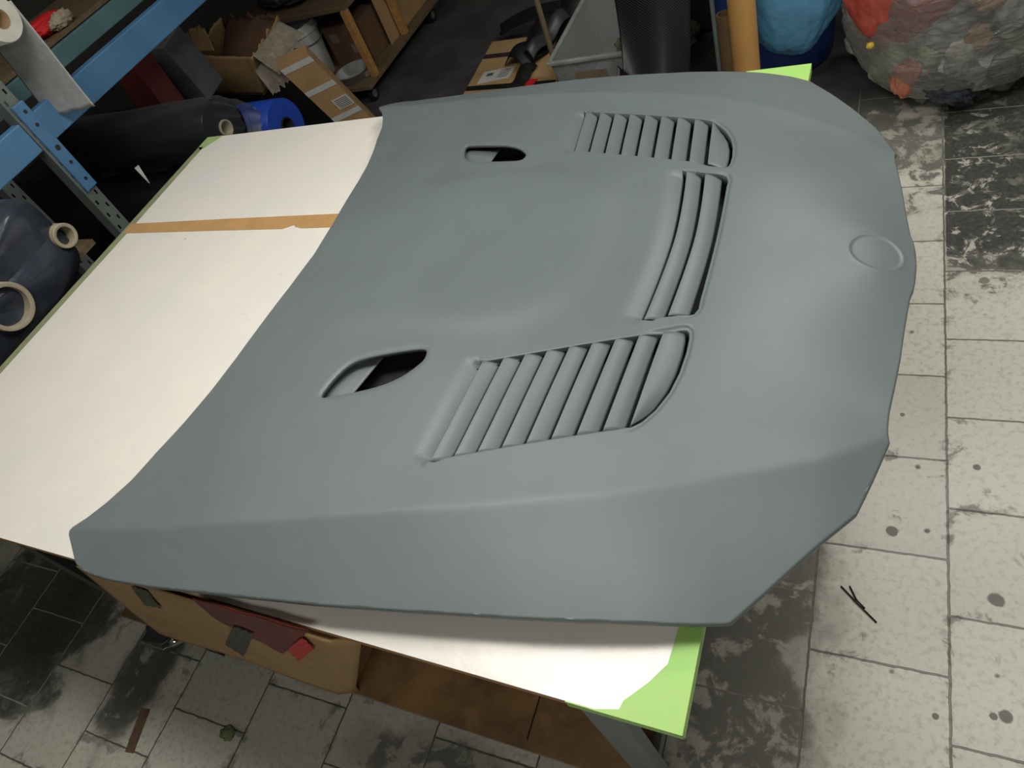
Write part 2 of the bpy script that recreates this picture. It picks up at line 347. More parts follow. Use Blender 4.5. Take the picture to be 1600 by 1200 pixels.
# ------------------------------------------------------------------ car hood
HO = Vector((-1.5, 0.96681, TZ)); PHI = 0.024924; ROLL = -0.02157
HA = Vector((math.cos(PHI), math.sin(PHI), 0)); HB = Vector((-math.sin(PHI), math.cos(PHI), ROLL))
def hw(u, v, z): return HO + float(u) * HA + float(v) * HB + Vector((0, 0, float(z)))
def crease_v(u): return np.interp(u, [.05, .098, .219, .336, .611, .76, .983, 1.147, 1.258, 1.364, 1.4345, 1.504, 1.52], [.741, .7347, .7177, .6996, .6499, .6174, .5691, .5256, .4849, .4369, .4019, .3515, .335])
def crease_k(u): return np.interp(u, [.1, .6, 1.0, 1.3, 1.5], [.38, .36, .30, .20, .22])
def softp(x, s): return s * np.logaddexp(0, x / s)
def crease(u, v): return crease_k(u) * softp(np.abs(v) - crease_v(u), .0032)
EDGE = [(.1857, .7994, .037), (.2412, .8007, .036), (.3426, .7953, .037), (.4376, .7875, .041), (.58, .775, .046), (.728, .7616, .0505), (.89, .741, .052), (1.0497, .7181, .050), (1.14, .703, .046), (1.2259, .6863, .040), (1.29, .672, .029),
        (1.325, .661, .021), (1.3362, .6565, .0185), (1.344, .6460, .018), (1.3782, .601, .019), (1.4283, .5315, .016), (1.443, .5115, .013), (1.478, .4641, .004), (1.4967, .4092, .009), (1.5159, .3487, .020)]
REAR = [(.3095, 0, .116), (.3063, .0326, .115), (.2995, .112, .1135), (.2805, .221, .106), (.2625, .312, .0965), (.2425, .389, .0865), (.215, .474, .077), (.190, .546, .072), (.171, .615, .069), (.146, .670, .0685), (.122, .7075, .0677), (.1, .7315, .067),
        (.0965, .738, .065), (.0995, .745, .063), (.1173, .7611, .059), (.1434, .7885, .046), (.1638, .7967, .040)]
NOSE = [(1.5135, .338, .024), (1.5130, .328, .026), (1.5142, .303, .033), (1.5211, .2512, .033), (1.5275, .1988, .034), (1.5326, .1376, .038), (1.5375, .092, .041), (1.5395, .075, .042), (1.5440, .058, .042), (1.5468, .0346, .042), (1.5485, 0, .042)]
INNER = [(.8768, .311, .1212), (1.1809, .2276, .1155), (.8449, .5087, .0979), (1.1215, .4209, .0995), (1.2236, .2185, .1146), (1.1445, .2051, .1205), (1.1819, .1932, .1177), (1.2262, .1892, .116), (.7642, .2971, .126), (.5363, .3952, .108), (.5801, .3141, .118),
         (1.4895, .05, .074), (.45, 0, .125), (.65, 0, .129), (.85, 0, .129), (1.05, 0, .126), (1.235, 0, .119), (.40, .5, .090), (1.37, .2, .094), (1.36, 0, .101), (1.45, 0, .085), (1.52, 0, .060)]
CR = [(.098, .7347, .067), (.219, .7177, .070), (.336, .6996, .075), (.611, .6499, .093), (.76, .6174, .099), (.983, .5691, .099), (1.147, .5256, .092), (1.258, .4849, .080), (1.364, .4369, .062), (1.4345, .4019, .044), (1.504, .3515, .024)]
pts = []
for (u, v, z) in EDGE + REAR + NOSE + INNER + [(a, b, c - float(np.interp(a, [.098, .219, .336, .611, .983, 1.258, 1.364, 1.4345, 1.504], [.001, .002, .003, .006, .007, .006, .005, .003, .002]))) for a, b, c in CR]:
    pts.append((u, v, z));
    if v > 1e-3: pts.append((u, -v, z))
A = np.array(pts); n = len(A)
def tps(r): return np.where(r > 1e-9, r * r * np.log(np.maximum(r, 1e-9)), 0)
D = np.hypot(A[:, None, 0] - A[None, :, 0], A[:, None, 1] - A[None, :, 1])
K = np.zeros((n + 3, n + 3)); K[:n, :n] = tps(D) + np.eye(n) * 1.2e-3; K[:n, n] = 1; K[:n, n + 1] = A[:, 0]; K[:n, n + 2] = A[:, 1]; K[n:, :n] = K[:n, n:].T
rhs = np.zeros(n + 3); rhs[:n] = A[:, 2] + crease(A[:, 0], A[:, 1])
W = np.linalg.solve(K, rhs)
def sg(x): return 1 / (1 + np.exp(-np.clip(x, -40, 40)))
def S(u, v):
    u = np.asarray(u, float); v = np.asarray(v, float); out = W[n] + W[n + 1] * u + W[n + 2] * v - crease(u, v)
    for i in range(n): out = out + W[i] * tps(np.hypot(u - A[i, 0], v - A[i, 1]))
    # centre power dome: a tongue that ends in a rounded front
    q = np.maximum(u - .78, 0) / .25
    rr = ((np.abs(v) / .235) ** 2.6 + q ** 2.6) ** (1 / 2.6)
    fade = sg((u - .47) / .06)
    out = out + .0100 * sg((1 - rr) / .060) * fade
    return out
# vent geometry on +v side
GI = [(.8768 + .038 * k, .311 - .0104 * k) for k in range(9)] + [(1.2155, .2190)]
GO = [(.8449 + .0395 * k, .5087 - .01254 * k) for k in range(9)]
FRONT = [(1.2155, .2190), (1.2185, .235), (1.2185, .262), (1.214, .300), (1.205, .335), (1.190, .368), (1.1735, .392), (1.1609, .4084)]
def lerp2(a, b, t): return (a[0] + (b[0] - a[0]) * t, a[1] + (b[1] - a[1]) * t)
def densify(poly, step=.006, closed=True):
    out = []; m = len(poly)
    for i in range(m if closed else m - 1):
        a, b = poly[i], poly[(i + 1) % m]; L = math.hypot(b[0] - a[0], b[1] - a[1]); k = max(1, int(round(L / step)))
        for j in range(k): out.append(lerp2(a, b, j / k))
    if not closed: out.append(poly[-1])
    return out
def smooth_poly(poly, it=1):
    for _ in range(it):
        out = []
        for i in range(len(poly)):
            a, b = poly[i], poly[(i + 1) % len(poly)]; out += [lerp2(a, b, .25), lerp2(a, b, .75)]
        poly = out
    return poly
GB = .009
side_hole = [(GI[0][0] - GB, GI[0][1] + .0036), GI[0], lerp2(GI[0], GI[8], .5), GI[8], (1.2060, .2195), (1.2160, .2180), (1.2215, .2225), (1.2235, .235), (1.2232, .262), (1.2185, .301), (1.2090, .338), (1.1935, .372), (1.1765, .396), (1.1625, .4098), (1.14, .4185), (1.1215, .4209 + .003), GO[0], (GO[0][0] - GB, GO[0][1] + .0041)]
def cen_gap(du):    # bowed lines of the centre vent, v from -1..1
    return lambda t, a, b, h: (a + (b - a) * t * t, h * t)
CG = [lambda t: (1.1595 - .0155 * abs(t) ** 1.7, .205 * t), lambda t: (1.1950 - .0132 * abs(t) ** 1.7, .1932 * t), lambda t: (1.2265 - .0095 * abs(t) ** 1.7, .184 * t)]
cen_hole = [(CG[0](t)[0] - .010, .207 * t) for t in np.linspace(-1, 1, 21)] + [(1.1985, .1925), (1.2150, .1900), (1.2235, .1850), (1.2285, .172)] + [(1.2320 - .0040 * abs(t) ** 2, .16 * t) for t in np.linspace(.95, -.95, 17)] + [(1.2285, -.172), (1.2235, -.1850), (1.2150, -.1900), (1.1985, -.1925)]
duct_hole = [(.757, .298), (.757, .314), (.745, .330), (.726, .350), (.700, .366), (.672, .378), (.622, .392), (.575, .402), (.560, .405), (.554, .400), (.556, .388), (.566, .360), (.582, .333), (.602, .317), (.640, .306), (.690, .296), (.735, .2885), (.752, .2895)]
duct_hole = smooth_poly(duct_hole, 1)
mir = lambda P: [(u, -v) for u, v in P][::-1]
holes = [densify(side_hole), densify(mir(side_hole)), densify(cen_hole), densify(duct_hole, .004), densify(mir(duct_hole), .004)]
half = REAR + EDGE + NOSE
outline = [(p[0], p[1]) for p in half] + [(p[0], -p[1]) for p in reversed(half[1:-1])]
outline = densify(outline, .008)
def poly_dist(P, poly):
    a = np.array(poly); b = np.roll(a, -1, 0); best = np.full(len(P), 1e9)
    for i in range(len(a)):
        d = b[i] - a[i]; L = (d @ d) or 1e-12; t = np.clip(((P - a[i]) @ d) / L, 0, 1); q = a[i] + t[:, None] * d; best = np.minimum(best, np.hypot(*(P - q).T))
    return best
def inside(P, poly):
    a = np.array(poly); b = np.roll(a, -1, 0); c = np.zeros(len(P), bool)
    for i in range(len(a)):
        y1, y2 = a[i, 1], b[i, 1]
        if y1 == y2: continue
        m = ((y1 > P[:, 1]) != (y2 > P[:, 1])) & (P[:, 0] < (b[i, 0] - a[i, 0]) * (P[:, 1] - y1) / (y2 - y1) + a[i, 0]); c ^= m
    return c
def smst(x): x = np.clip(x, 0, 1); return x * x * (3 - 2 * x)
EC = (1.4885, 0.0)
def Hz(u, v):
    """full skin height: surface, first-slat dips, vent rim steps, badge recess"""
    u = np.asarray(u, float); v = np.asarray(v, float); z = S(u, v); P = np.stack([u, v], 1)
    for sgn in (1, -1):
        vv = v * sgn
        t = (vv - GI[0][1]) / (GO[0][1] - GI[0][1]); g = GI[0][0] + (GO[0][0] - GI[0][0]) * t
        s = (u - (g - .042)) / .042
        win = smst((t + .012) / .035) * smst((1.012 - t) / .035)
        z = z - np.where((s > 0) & (s <= 1.3), .011 * np.clip(s / .78, 0, 1.3) ** 2.0 * win, 0)
    t = v / .205; g = 1.1595 - .0155 * np.minimum(np.abs(t), 1.1) ** 1.7; s = (u - (g - .05)) / .05
    win = smst((1.01 - np.abs(t)) / .05)
    z = z - np.where((s > 0) & (s <= 1.3), .011 * np.clip(s / .78, 0, 1.3) ** 2.0 * win, 0)
    for h, u0 in ((holes[0], 1.150), (holes[1], 1.150), (holes[2], 1.200)):
        box = (u > u0 - .02) & (u < 1.27) & (np.abs(v) < .45)
        if box.any():
            d = np.full(len(u), 1.0); d[box] = poly_dist(P[box], h)
            z = z - .0045 * (1 - smst((d - .0035) / .0045)) * smst((u - u0) / .03)
    for h in holes[3:]:
        box = (u > .5) & (u < .8) & (np.abs(v) > .25) & (np.abs(v) < .45)
        if box.any():
            d = np.full(len(u), 1.0); d[box] = poly_dist(P[box], h); z = z - .0022 * (1 - smst(d / .007))
    r = np.hypot(u - EC[0], v - EC[1])
    z = z - .0020 * (1 - smst((r - .0370) / .0035)) + .0007 * np.exp(-((r - .0425) / .0022) ** 2)
    return z
loops = [outline] + holes
V2 = []; E2 = []
for lp in loops:
    s0 = len(V2); m = len(lp); V2 += [tuple(p) for p in lp]; E2 += [(s0 + i, s0 + (i + 1) % m) for i in range(m)]
nb = len(V2)
def ring(lp, d, keep=lambda p: True):
    a = np.array(lp); t = np.roll(a, -1, 0) - np.roll(a, 1, 0); t /= np.linalg.norm(t, axis=1)[:, None] + 1e-12
    area = .5 * np.sum(a[:, 0] * np.roll(a[:, 1], -1) - np.roll(a[:, 0], -1) * a[:, 1]); nr = np.stack([t[:, 1], -t[:, 0]], 1) * (1 if area > 0 else -1)
    return [tuple(q) for q in a + nr * d if keep(q)]
extra = []
R1 = ring(outline, -.0045); R2 = ring(outline, -.010)
extra += ring(outline, -.0013)
extra += [p for p, x in zip(R1, poly_dist(np.array(R1), outline)) if x > .0042] + [p for p, x in zip(R2, poly_dist(np.array(R2), outline)) if x > .0093]
for h in holes[:3]:
    for d in (.002, .0038, .0055, .0078, .0105):
        R_ = ring(h, d, lambda q: True); dd = poly_dist(np.array(R_), h); extra += [p for p, x in zip(R_, dd) if x > d * .93]
for h in holes[3:]:
    for d in (.002, .0045, .008):
        R_ = ring(h, d); dd = poly_dist(np.array(R_), h); extra += [p for p, x in zip(R_, dd) if x > d * .93]
for r in (.034, .0368, .0385, .0405, .0425, .0445, .047):
    extra += [(EC[0] + r * math.cos(2 * PI * k / 72), EC[1] + r * math.sin(2 * PI * k / 72)) for k in range(72)]
ST = .0075
gu, gv = np.meshgrid(np.arange(.09, 1.56, ST), np.arange(-.81, .81, ST)); G = np.stack([gu.ravel(), gv.ravel()], 1)
keep = inside(G, outline) & (poly_dist(G, outline) > .0145)
for h in holes[:3]: keep &= ~inside(G, h) & (poly_dist(G, h) > .0125)
for h in holes[3:]: keep &= ~inside(G, h) & (poly_dist(G, h) > .010)
rr_ = np.hypot(G[:, 0] - EC[0], G[:, 1] - EC[1]); keep &= (rr_ < .032) | (rr_ > .049)
for uc in np.arange(.115, 1.505, .0075):
    cvv = float(crease_v(uc))
    for sg_ in (1, -1):
        for d in (-.0075, -.0030, 0, .0030, .0075): extra.append((uc, sg_ * (cvv + d)))
keep &= (np.abs(np.abs(G[:, 1]) - crease_v(G[:, 0])) > .0105) | (G[:, 0] < .118) | (G[:, 0] > 1.498)
ex = np.array(extra); kx = np.ones(len(ex), bool)
for h in holes: kx &= ~inside(ex, h)
V2 += [tuple(p) for p in ex[kx]] + [tuple(p) for p in G[keep]]
res = delaunay_2d_cdt([Vector(p) for p in V2], E2, [], 0, 1e-6)
OV = np.array([(p.x, p.y) for p in res[0]]); F = np.array([f for f in res[2] if len(f) == 3])
cen = OV[F].mean(1); ok = inside(cen, outline)
for h in holes: ok &= ~inside(cen, h)
F = F[ok]
ar = (OV[F[:, 1], 0] - OV[F[:, 0], 0]) * (OV[F[:, 2], 1] - OV[F[:, 0], 1]) - (OV[F[:, 1], 1] - OV[F[:, 0], 1]) * (OV[F[:, 2], 0] - OV[F[:, 0], 0])
F[ar < 0] = F[ar < 0][:, ::-1]
Z = Hz(OV[:, 0], OV[:, 1])
# map loop points to output vertices for the turned-down flanges
orig = {}
for i, ids in enumerate(res[3]):
    for k in ids: orig[k] = i
verts = [hw(OV[i, 0], OV[i, 1], Z[i]) for i in range(len(OV))]; faces = [tuple(int(x) for x in f) for f in F]
def flange(start, lp, prof, outward):
    m = len(lp); ids = [orig[start + i] for i in range(m)]
    a = np.array(lp); t = np.roll(a, -1, 0) - np.roll(a, 1, 0); t /= np.linalg.norm(t, axis=1)[:, None]
    area = .5 * np.sum(a[:, 0] * np.roll(a[:, 1], -1) - np.roll(a[:, 0], -1) * a[:, 1]); nr = np.stack([t[:, 1], -t[:, 0]], 1) * (1 if area > 0 else -1)
    prev = ids
    for d, dz in prof:
        cur = []
        for i in range(m):
            q = OV[ids[i]] + nr[i] * d * outward; verts.append(hw(q[0], q[1], Z[ids[i]] - dz)); cur.append(len(verts) - 1)
        for i in range(m):
            j = (i + 1) % m
            f = (prev[i], cur[i], cur[j], prev[j]); faces.append(f if (area > 0) == (outward > 0) else f[::-1])
        prev = cur
flange(0, outline, [(.0012, .001), (.0022, .003), (.0022, .008), (.0005, .014)], 1)
st = len(outline)
for k, h in enumerate(holes):
    if k < 3: flange(st, h, [(.0006, .0006), (.0010, .0016), (.0010, .026)], -1)
    else: flange(st, h, [(.0008, .0008), (.0014, .0022), (.0014, .0075), (-.003, .0078)], -1)
    st += len(h)
used = sorted({i for f in faces for i in f}); remap = {o_: i for i, o_ in enumerate(used)}
me = bpy.data.meshes.new('car_hood'); me.from_pydata([verts[i] - HO for i in used], [], [[remap[i] for i in f] for f in faces]); me.update()
for p in me.polygons: p.use_smooth = True
hood = link('car_hood', me, HOODM); hood.location = HO
tag(hood, 'matte grey primed vented car hood lying on the white workbench', 'car hood')
md = hood.modifiers.new('solid', 'SOLIDIFY'); md.thickness = .0022; md.offset = -1
def hpart(mb_, name, m=HOODM, **k):
    for v in mb_.bm.verts: v.co -= HO
    return mb_.build(name, m, hood, **k)
def zS(u, v): return float(S(np.array([u]), np.array([v]))[0])
def slat(L, Rr, name='louvre_slat', nt=24, ns=12, ext=.74, depth=.0130):
    """L(t), Rr(t): rear and front plan curves; rear lip at skin level, front edge sunk"""
    uu = []; vv_ = []; zz = []
    S_ = [-.02] + list(np.linspace(0, ext, ns))
    for i in range(nt + 1):
        t = i / nt; a, b = L(t), Rr(t)
        for s in S_: uu.append(a[0] + (b[0] - a[0]) * s); vv_.append(a[1] + (b[1] - a[1]) * s)
    z = S(np.array(uu), np.array(vv_)); mb_ = MB(); grid = []; q = 0
    for i in range(nt + 1):
        row = []
        for s in S_:
            dz = .0030 if s < 0 else (.0002 + depth * (s / ext) ** 1.9)
            wdt = math.hypot(L(i / nt)[0] - Rr(i / nt)[0], L(i / nt)[1] - Rr(i / nt)[1])
            dz *= 1 if s < 0 else min(1, wdt / .02)
            row.append(mb_.bm.verts.new(hw(uu[q], vv_[q], z[q] - dz))); q += 1
        grid.append(row)
    for i in range(nt):
        for j in range(len(S_) - 1): mb_.bm.faces.new((grid[i][j], grid[i][j + 1], grid[i + 1][j + 1], grid[i + 1][j]))
    return mb_
def addslat(mb_, flip):
    bmesh.ops.reverse_faces(mb_.bm, faces=mb_.bm.faces[:]) if flip else None
    o = hpart(mb_, 'louvre_slat', HOODM, smooth=True, solid=.0018, sharp=60); o.data.update(); return o
def polyc(P):
    c = [0]
    for i in range(1, len(P)): c.append(c[-1] + math.hypot(P[i][0] - P[i - 1][0], P[i][1] - P[i - 1][1]))
    us = [p[0] for p in P]; vs = [p[1] for p in P]
    return lambda t: (float(np.interp(t * c[-1], c, us)), float(np.interp(t * c[-1], c, vs)))
fc = polyc(FRONT)
for sgn in (1, -1):
    for k in range(9):
        a0, a1 = GI[k], GO[k]
        if k < 8:
            b0, b1 = GI[k + 1], GO[k + 1]
            L = lambda t, a0=a0, a1=a1: lerp2(a0, a1, t * 1.02 - .01); Rr = lambda t, b0=b0, b1=b1: lerp2(b0, b1, t * 1.02 - .01)
        else:
            L = lambda t, a0=a0, a1=a1: lerp2(a0, a1, t); Rr = fc
        if sgn < 0:
            L0, R0 = L, Rr; L = lambda t, L0=L0: (L0(t)[0], -L0(t)[1]); Rr = lambda t, R0=R0: (R0(t)[0], -R0(t)[1])
        addslat(slat(L, Rr, ext=.74 if k < 8 else .93), sgn < 0)
for k in range(2):
    L = lambda t, k=k: CG[k]((t * 2 - 1) * 1.0); Rr = lambda t, k=k: CG[k + 1]((t * 2 - 1) * 1.0)
    addslat(slat(L, Rr, nt=60, ext=.76 if k == 0 else .90), False)
# near-black trays added under the vents, their colour stands in for shade
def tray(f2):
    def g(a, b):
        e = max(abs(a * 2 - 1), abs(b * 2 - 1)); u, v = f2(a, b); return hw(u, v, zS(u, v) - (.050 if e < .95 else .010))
    hpart(MB().grid(g, 24, 24), 'shade_tray', m_void, solid=.002, offset=0)
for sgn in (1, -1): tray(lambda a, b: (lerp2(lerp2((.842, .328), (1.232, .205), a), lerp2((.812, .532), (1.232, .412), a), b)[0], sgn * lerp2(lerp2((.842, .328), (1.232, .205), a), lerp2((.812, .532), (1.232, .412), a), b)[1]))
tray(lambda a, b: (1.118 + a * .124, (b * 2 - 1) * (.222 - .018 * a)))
# ducts under the two small openings: grey catch panel at the rear and an added near-black channel painting the dark below
for sgn in (1, -1):
    P = lambda u, v: (u, v * sgn)
    def f(a, b):
        u = .545 + (.632 + .0 - .545) * a; v = .285 + .13 * b
        u = .535 + a * ((.612 if sgn < 0 else .640) - .535 + (.05 * (1 - b) - .02 if sgn < 0 else -.0))
        return hw(u, v * sgn, zS(u, v * sgn) - .017 - .010 * a)
    mb_ = MB().grid(f, 12, 8); bmesh.ops.reverse_faces(mb_.bm, faces=mb_.bm.faces[:]) if sgn < 0 else None
    hpart(mb_, 'duct_panel', HOODM, smooth=True, solid=.002)
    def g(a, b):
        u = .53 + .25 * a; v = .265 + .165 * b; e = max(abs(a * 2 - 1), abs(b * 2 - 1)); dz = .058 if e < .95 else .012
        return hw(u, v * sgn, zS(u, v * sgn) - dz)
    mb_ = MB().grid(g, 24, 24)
    hpart(mb_, 'shade_channel', m_void, solid=.002, offset=0)
#OBJECTS
# ------------------------------------------------------------------ things round the bench
def hexa(name, c8, m, parent=None, org=(0, 0, 0), open_top=False):
    """c8: bottom ring of four then top ring of four"""
    mb_ = MB(); v = [mb_.bm.verts.new(Vector(p) - Vector(org)) for p in c8]
    fs = [(3, 2, 1, 0), (0, 1, 5, 4), (1, 2, 6, 5), (2, 3, 7, 6), (3, 0, 4, 7)] + ([] if open_top else [(4, 5, 6, 7)])
    for f in fs: mb_.bm.faces.new([v[i] for i in f])
    return mb_.build(name, m, parent, solid=.006 if open_top else 0)
def at0(mb_, org): return rel(mb_, org)
def roll(name, x_face, y, z, r, rc, length, m, mcore, label, cat, face_m=None, group=None):
    """a roll lying along X with its open end towards the bench"""
    o = empty(name, (x_face, y, z)); tag(o, label, cat, group)
    MX = Matrix.Rotation(PI / 2, 4, 'Y')
    MB().lathe([(rc, 0), (r * .98, 0), (r, -.004), (r, -length), (rc, -length)], 48, MX).build('wound_film', m, o, smooth=True, sharp=40)
    MB().lathe([(rc - .006, -length), (rc - .006, .006), (rc - .0045, .008), (rc + .001, .008), (rc + .001, -length)], 40, MX).build('core_tube', mcore, o, smooth=True, sharp=40)
    return o

# big cardboard box on the shelf under the near edge
cb = empty('cardboard_box', (-1.49, .33, .3)); tag(cb, 'large bulging brown cardboard box on the shelf under the bench edge', 'box')
def cbf(a, b):
    z = .302 + .60 * b; xl = -1.80 + .57 * max(0, z - .30); xr = -1.08 + .62 * max(0, z - .32); x = xl + (xr - xl) * a
    bul = .012 * math.sin(PI * a) * (1 - .4 * b) + .006 * math.sin(9 * a + 4 * b)
    zz = z + (.045 * math.sin(PI * min(1, a * 1.15)) ** 2 * (1 - b))
    return Vector((x, .191 - bul * .1 + (.02 * max(0, a - .93) / .07 if a > .93 else 0), zz))
at0(MB().grid(cbf, 40, 16), (-1.49, .33, .3)).build('front_panel', m_card, cb, smooth=True, solid=.005)
at0(MB().box((-1.10, .40, .55), (.006, .37, .59)), (-1.49, .33, .3)).build('side_panel', m_card, cb)
at0(MB().box((-1.60, .40, .55), (.006, .37, .50)), (-1.49, .33, .3)).build('side_panel', m_card, cb)
at0(MB().box((-1.36, .585, .55), (.49, .006, .50)), (-1.49, .33, .3)).build('back_panel', m_card, cb)
def hang(name, pts, m, label, cat, wav=.0008, solid=.0008):
    c = Vector((0, 0, 0))
    for p in pts: c += Vector(p) / 4
    P = [Vector(p) - c for p in pts]
    def f(a, b):
        q = (P[0] * (1 - a) + P[1] * a) * (1 - b) + (P[3] * (1 - a) + P[2] * a) * b
        return q + Vector((wav * .8 * math.sin(23 * b + 3 * a), -wav * math.sin(17 * a + 5 * b), wav * .8 * math.sin(11 * a + 7 * b)))
    o = MB().grid(f, 24, 12).build(name, m, None, smooth=True, solid=solid); o.location = c
    return tag(o, label, cat)
hang('red_plastic_sheet', [(-1.052, 0.187, 0.957), (-0.775, 0.187, 0.964), (-1.048, 0.187, 0.668), (-1.112, 0.187, 0.833)], m_redfilm, 'dark red plastic sheet hanging over the big cardboard box', 'plastic sheet')
hang('black_tape_strip', [(-1.058, 0.186, 0.823), (-1.01, 0.186, 0.815), (-1.33, 0.186, 0.459), (-1.315, 0.186, 0.549)], m_blacktape, 'wide black tape strip stuck below the dark red sheet', 'tape')
hang('red_tape_piece', [(-0.833, 0.186, 0.9), (-0.854, 0.186, 0.83), (-1.018, 0.186, 0.647), (-0.981, 0.186, 0.744)], m_redtape, 'bright red tape piece stuck on the cardboard box', 'tape')
hang('green_cloth_strip', [(-1.279, 0.187, 0.899), (-1.236, 0.187, 0.898), (-1.333, 0.187, 0.756), (-1.417, 0.187, 0.729)], mat('dull_green_strip', srgb(76, 80, 64), .8), 'dull green strip on the left of the cardboard box', 'strip')
# floor bits
o = empty('chrome_tube', (-2.03, .215, .0)); tag(o, 'short shiny chrome tube lying on the tiles by the bench', 'tube')
MB().tube([(-.022, -.024, .020), (.022, .024, .020)], .019, 24, caps=False).build('tube_wall', m_chrome, o, smooth=True, solid=.002)
rg = MB().grid(lambda a, b: Vector((-2.19 + .13 * a + .01 * math.sin(5 * b), .19 + .05 * b + .02 * a, .004 + .006 * abs(math.sin(4 * a + 5 * b)))), 14, 8)
tag(at0(rg, (-2.1, .2, 0)).build('grey_rag', m_rag, None, smooth=True, solid=.003), 'small dark grey rag on the floor beside the chrome tube', 'rag'); bpy.data.objects['grey_rag'].location = (-2.1, .2, 0)
def strip(pts, name, label, w_=.0022):
    o = MB().tube(pts, w_, 8).build(name, m_blacktape, None, smooth=True); c = Vector(pts[0]); o.data.transform(Matrix.Translation(-c)); o.location = c; return tag(o, label, 'cable tie')
strip([(-.040, .838, .003), (.0, .800, .004), (.046, .760, .003)], 'cable_tie', 'longer straight black cable tie on the light tile')
strip([(-.020, .842, .003), (-.002, .808, .005), (.018, .788, .008)], 'cable_tie', 'shorter black cable tie crossing the longer one')
o = MB().prism([(-2.025, .006), (-1.988, .012), (-1.955, -.112), (-1.99, -.118)], .0005, .0025).build('brown_tape_scrap', m_dirt); tag(o, 'flat brown tape scrap stuck to the stained floor tile', 'tape')
o = MB().blob((-1.65, .03, .006), (.026, .019, .004), .5, 2.2, 4, 4).build('leaf_scrap', mat('green_scrap', srgb(120, 132, 92), .8), None, smooth=True); tag(o, 'small crumpled green scrap in the tile joint', 'scrap')

# shelving rack on the left
rk = empty('storage_rack', (-2.6, 1.43, 0)); tag(rk, 'steel storage rack with blue beams and perforated grey upright left of the bench', 'rack')
RO = (-2.6, 1.43, 0)
def upright(x, y, face=1):
    mb_ = MB(); ys = [y - .027, y - .018, y - .010, y + .008, y + .016, y + .027]; p = .058
    for j in range(34):
        z = j * p
        for c in range(5):
            slot = c in (1, 3); zoff = .5 * p if c == 1 else 0
            if slot:
                zs = [z, z + p * .5 - .011 + (zoff - .5 * p if c == 1 else 0) * 0, 0, 0]
                s0 = z + (p * .5 if c == 1 else .0) + .002; s1 = s0 + .018
                for a, b in ((z, s0), (s1, z + p)):
                    if b > a: mb_.box((x - .001, (ys[c] + ys[c + 1]) / 2, (a + b) / 2), (.002, ys[c + 1] - ys[c], b - a))
            else: mb_.box((x - .001, (ys[c] + ys[c + 1]) / 2, z + p / 2), (.002, ys[c + 1] - ys[c], p))
    mb_.box((x - .028, y - .027, .986), (.056, .002, 1.972)).box((x - .028, y + .027, .986), (.056, .002, 1.972))
    bmesh.ops.remove_doubles(mb_.bm, verts=mb_.bm.verts[:], dist=1e-5)
    return rel(mb_, RO).build('upright', m_post, rk)
upright(-2.6, 1.435); upright(-3.05, 1.435); upright(-2.6, 5.4); upright(-3.05, 5.4)
for (xx, y0_, y1_, mm, nm) in ((-2.6, 1.466, 5.37, m_blue, 'front_beam'), (-2.6, -.2, 1.404, m_blue, 'front_beam'), (-3.07, 1.466, 5.37, m_teal, 'back_beam'), (-3.07, -.2, 1.404, m_teal, 'back_beam')):
    dz = 0 if xx > -3 else .01
    rel(MB().box((xx - .018, (y0_ + y1_) / 2, 1.2 + dz), (.04, y1_ - y0_, .105 if xx > -3 else .075), bev=.004), RO).build(nm, mm, rk)
cp = rel(MB().box((-2.593, 1.447, 1.13), (.008, .045, .34), bev=.003).box((-2.593, 1.421, 1.13), (.010, .006, .34)), RO).build('beam_clip', m_blue, rk)
for k, z in enumerate((1.27, 1.22, 1.13, 1.07, 1.0)):
    rel(MB().tube([(-2.589, 1.447, z), (-2.586, 1.447, z)], .006 if k != 2 else .009, 12), RO).build('clip_rivet', m_darkleg, cp)
rel(MB().box((-3.33, 2.5, 1.262), (.5, 2.7, .018)), RO).build('shelf_board', m_pinedark, rk)
rel(MB().box((-2.85, .55, .81), (.42, 1.55, .02)), RO).build('shelf_board', m_pinedark, rk)
rel(MB().box((-3.052, 1.20, 1.22), (.006, .09, .06), rot=Matrix.Rotation(.25, 3, 'X')), RO).build('green_tape_scrap', m_green, rk)
# fleece roll hung across the top of the rack
fr = empty('fleece_roll', (-2.42, 1.50, 1.53)); tag(fr, 'grey-white fleece roll on the rack with its loose end hanging down', 'fabric roll')
MX = Matrix.Rotation(PI / 2, 4, 'Y')
MB().lathe([(.026, 0), (.064, 0), (.067, -.006), (.067, -.6), (.026, -.6)], 48, MX).build('wound_fleece', m_fleece_face, fr, smooth=True, sharp=50)
MB().lathe([(0, -.22), (.024, -.22), (.024, .001), (.028, .001)], 40, MX).build('core_tube', m_tube2, fr, smooth=True)  # darker card colour paints in the shade inside the core
def flc(a, b):
    y = .068 - .012 * b - .030 * max(0, a - .45) * b ; x = .0 - .235 * a
    return Vector((x + .004 * math.sin(6 * b) * b, y + .006 * math.sin(5 * a + 2) * b, .02 - .355 * b * (1 - .006 * math.sin(17 * a) * (1 if b > .8 else 0))))
MB().grid(flc, 24, 24).build('hanging_fleece', m_fabric, fr, smooth=True, solid=.002)
# red packet on the rear board
rp = empty('red_packet', (-3.15, 2.10, 1.271)); tag(rp, 'small crumpled red packet with a pale grey end on the rack shelf', 'packet')
MB().blob((0, -.01, .035), (.05, .10, .034), .25, 2.5, 4, 5).build('wrapper', m_redtape, rp, smooth=True)
MB().blob((.055, .035, .03), (.025, .06, .028), .35, 3, 4, 9).build('pale_end', m_core, rp, smooth=True)

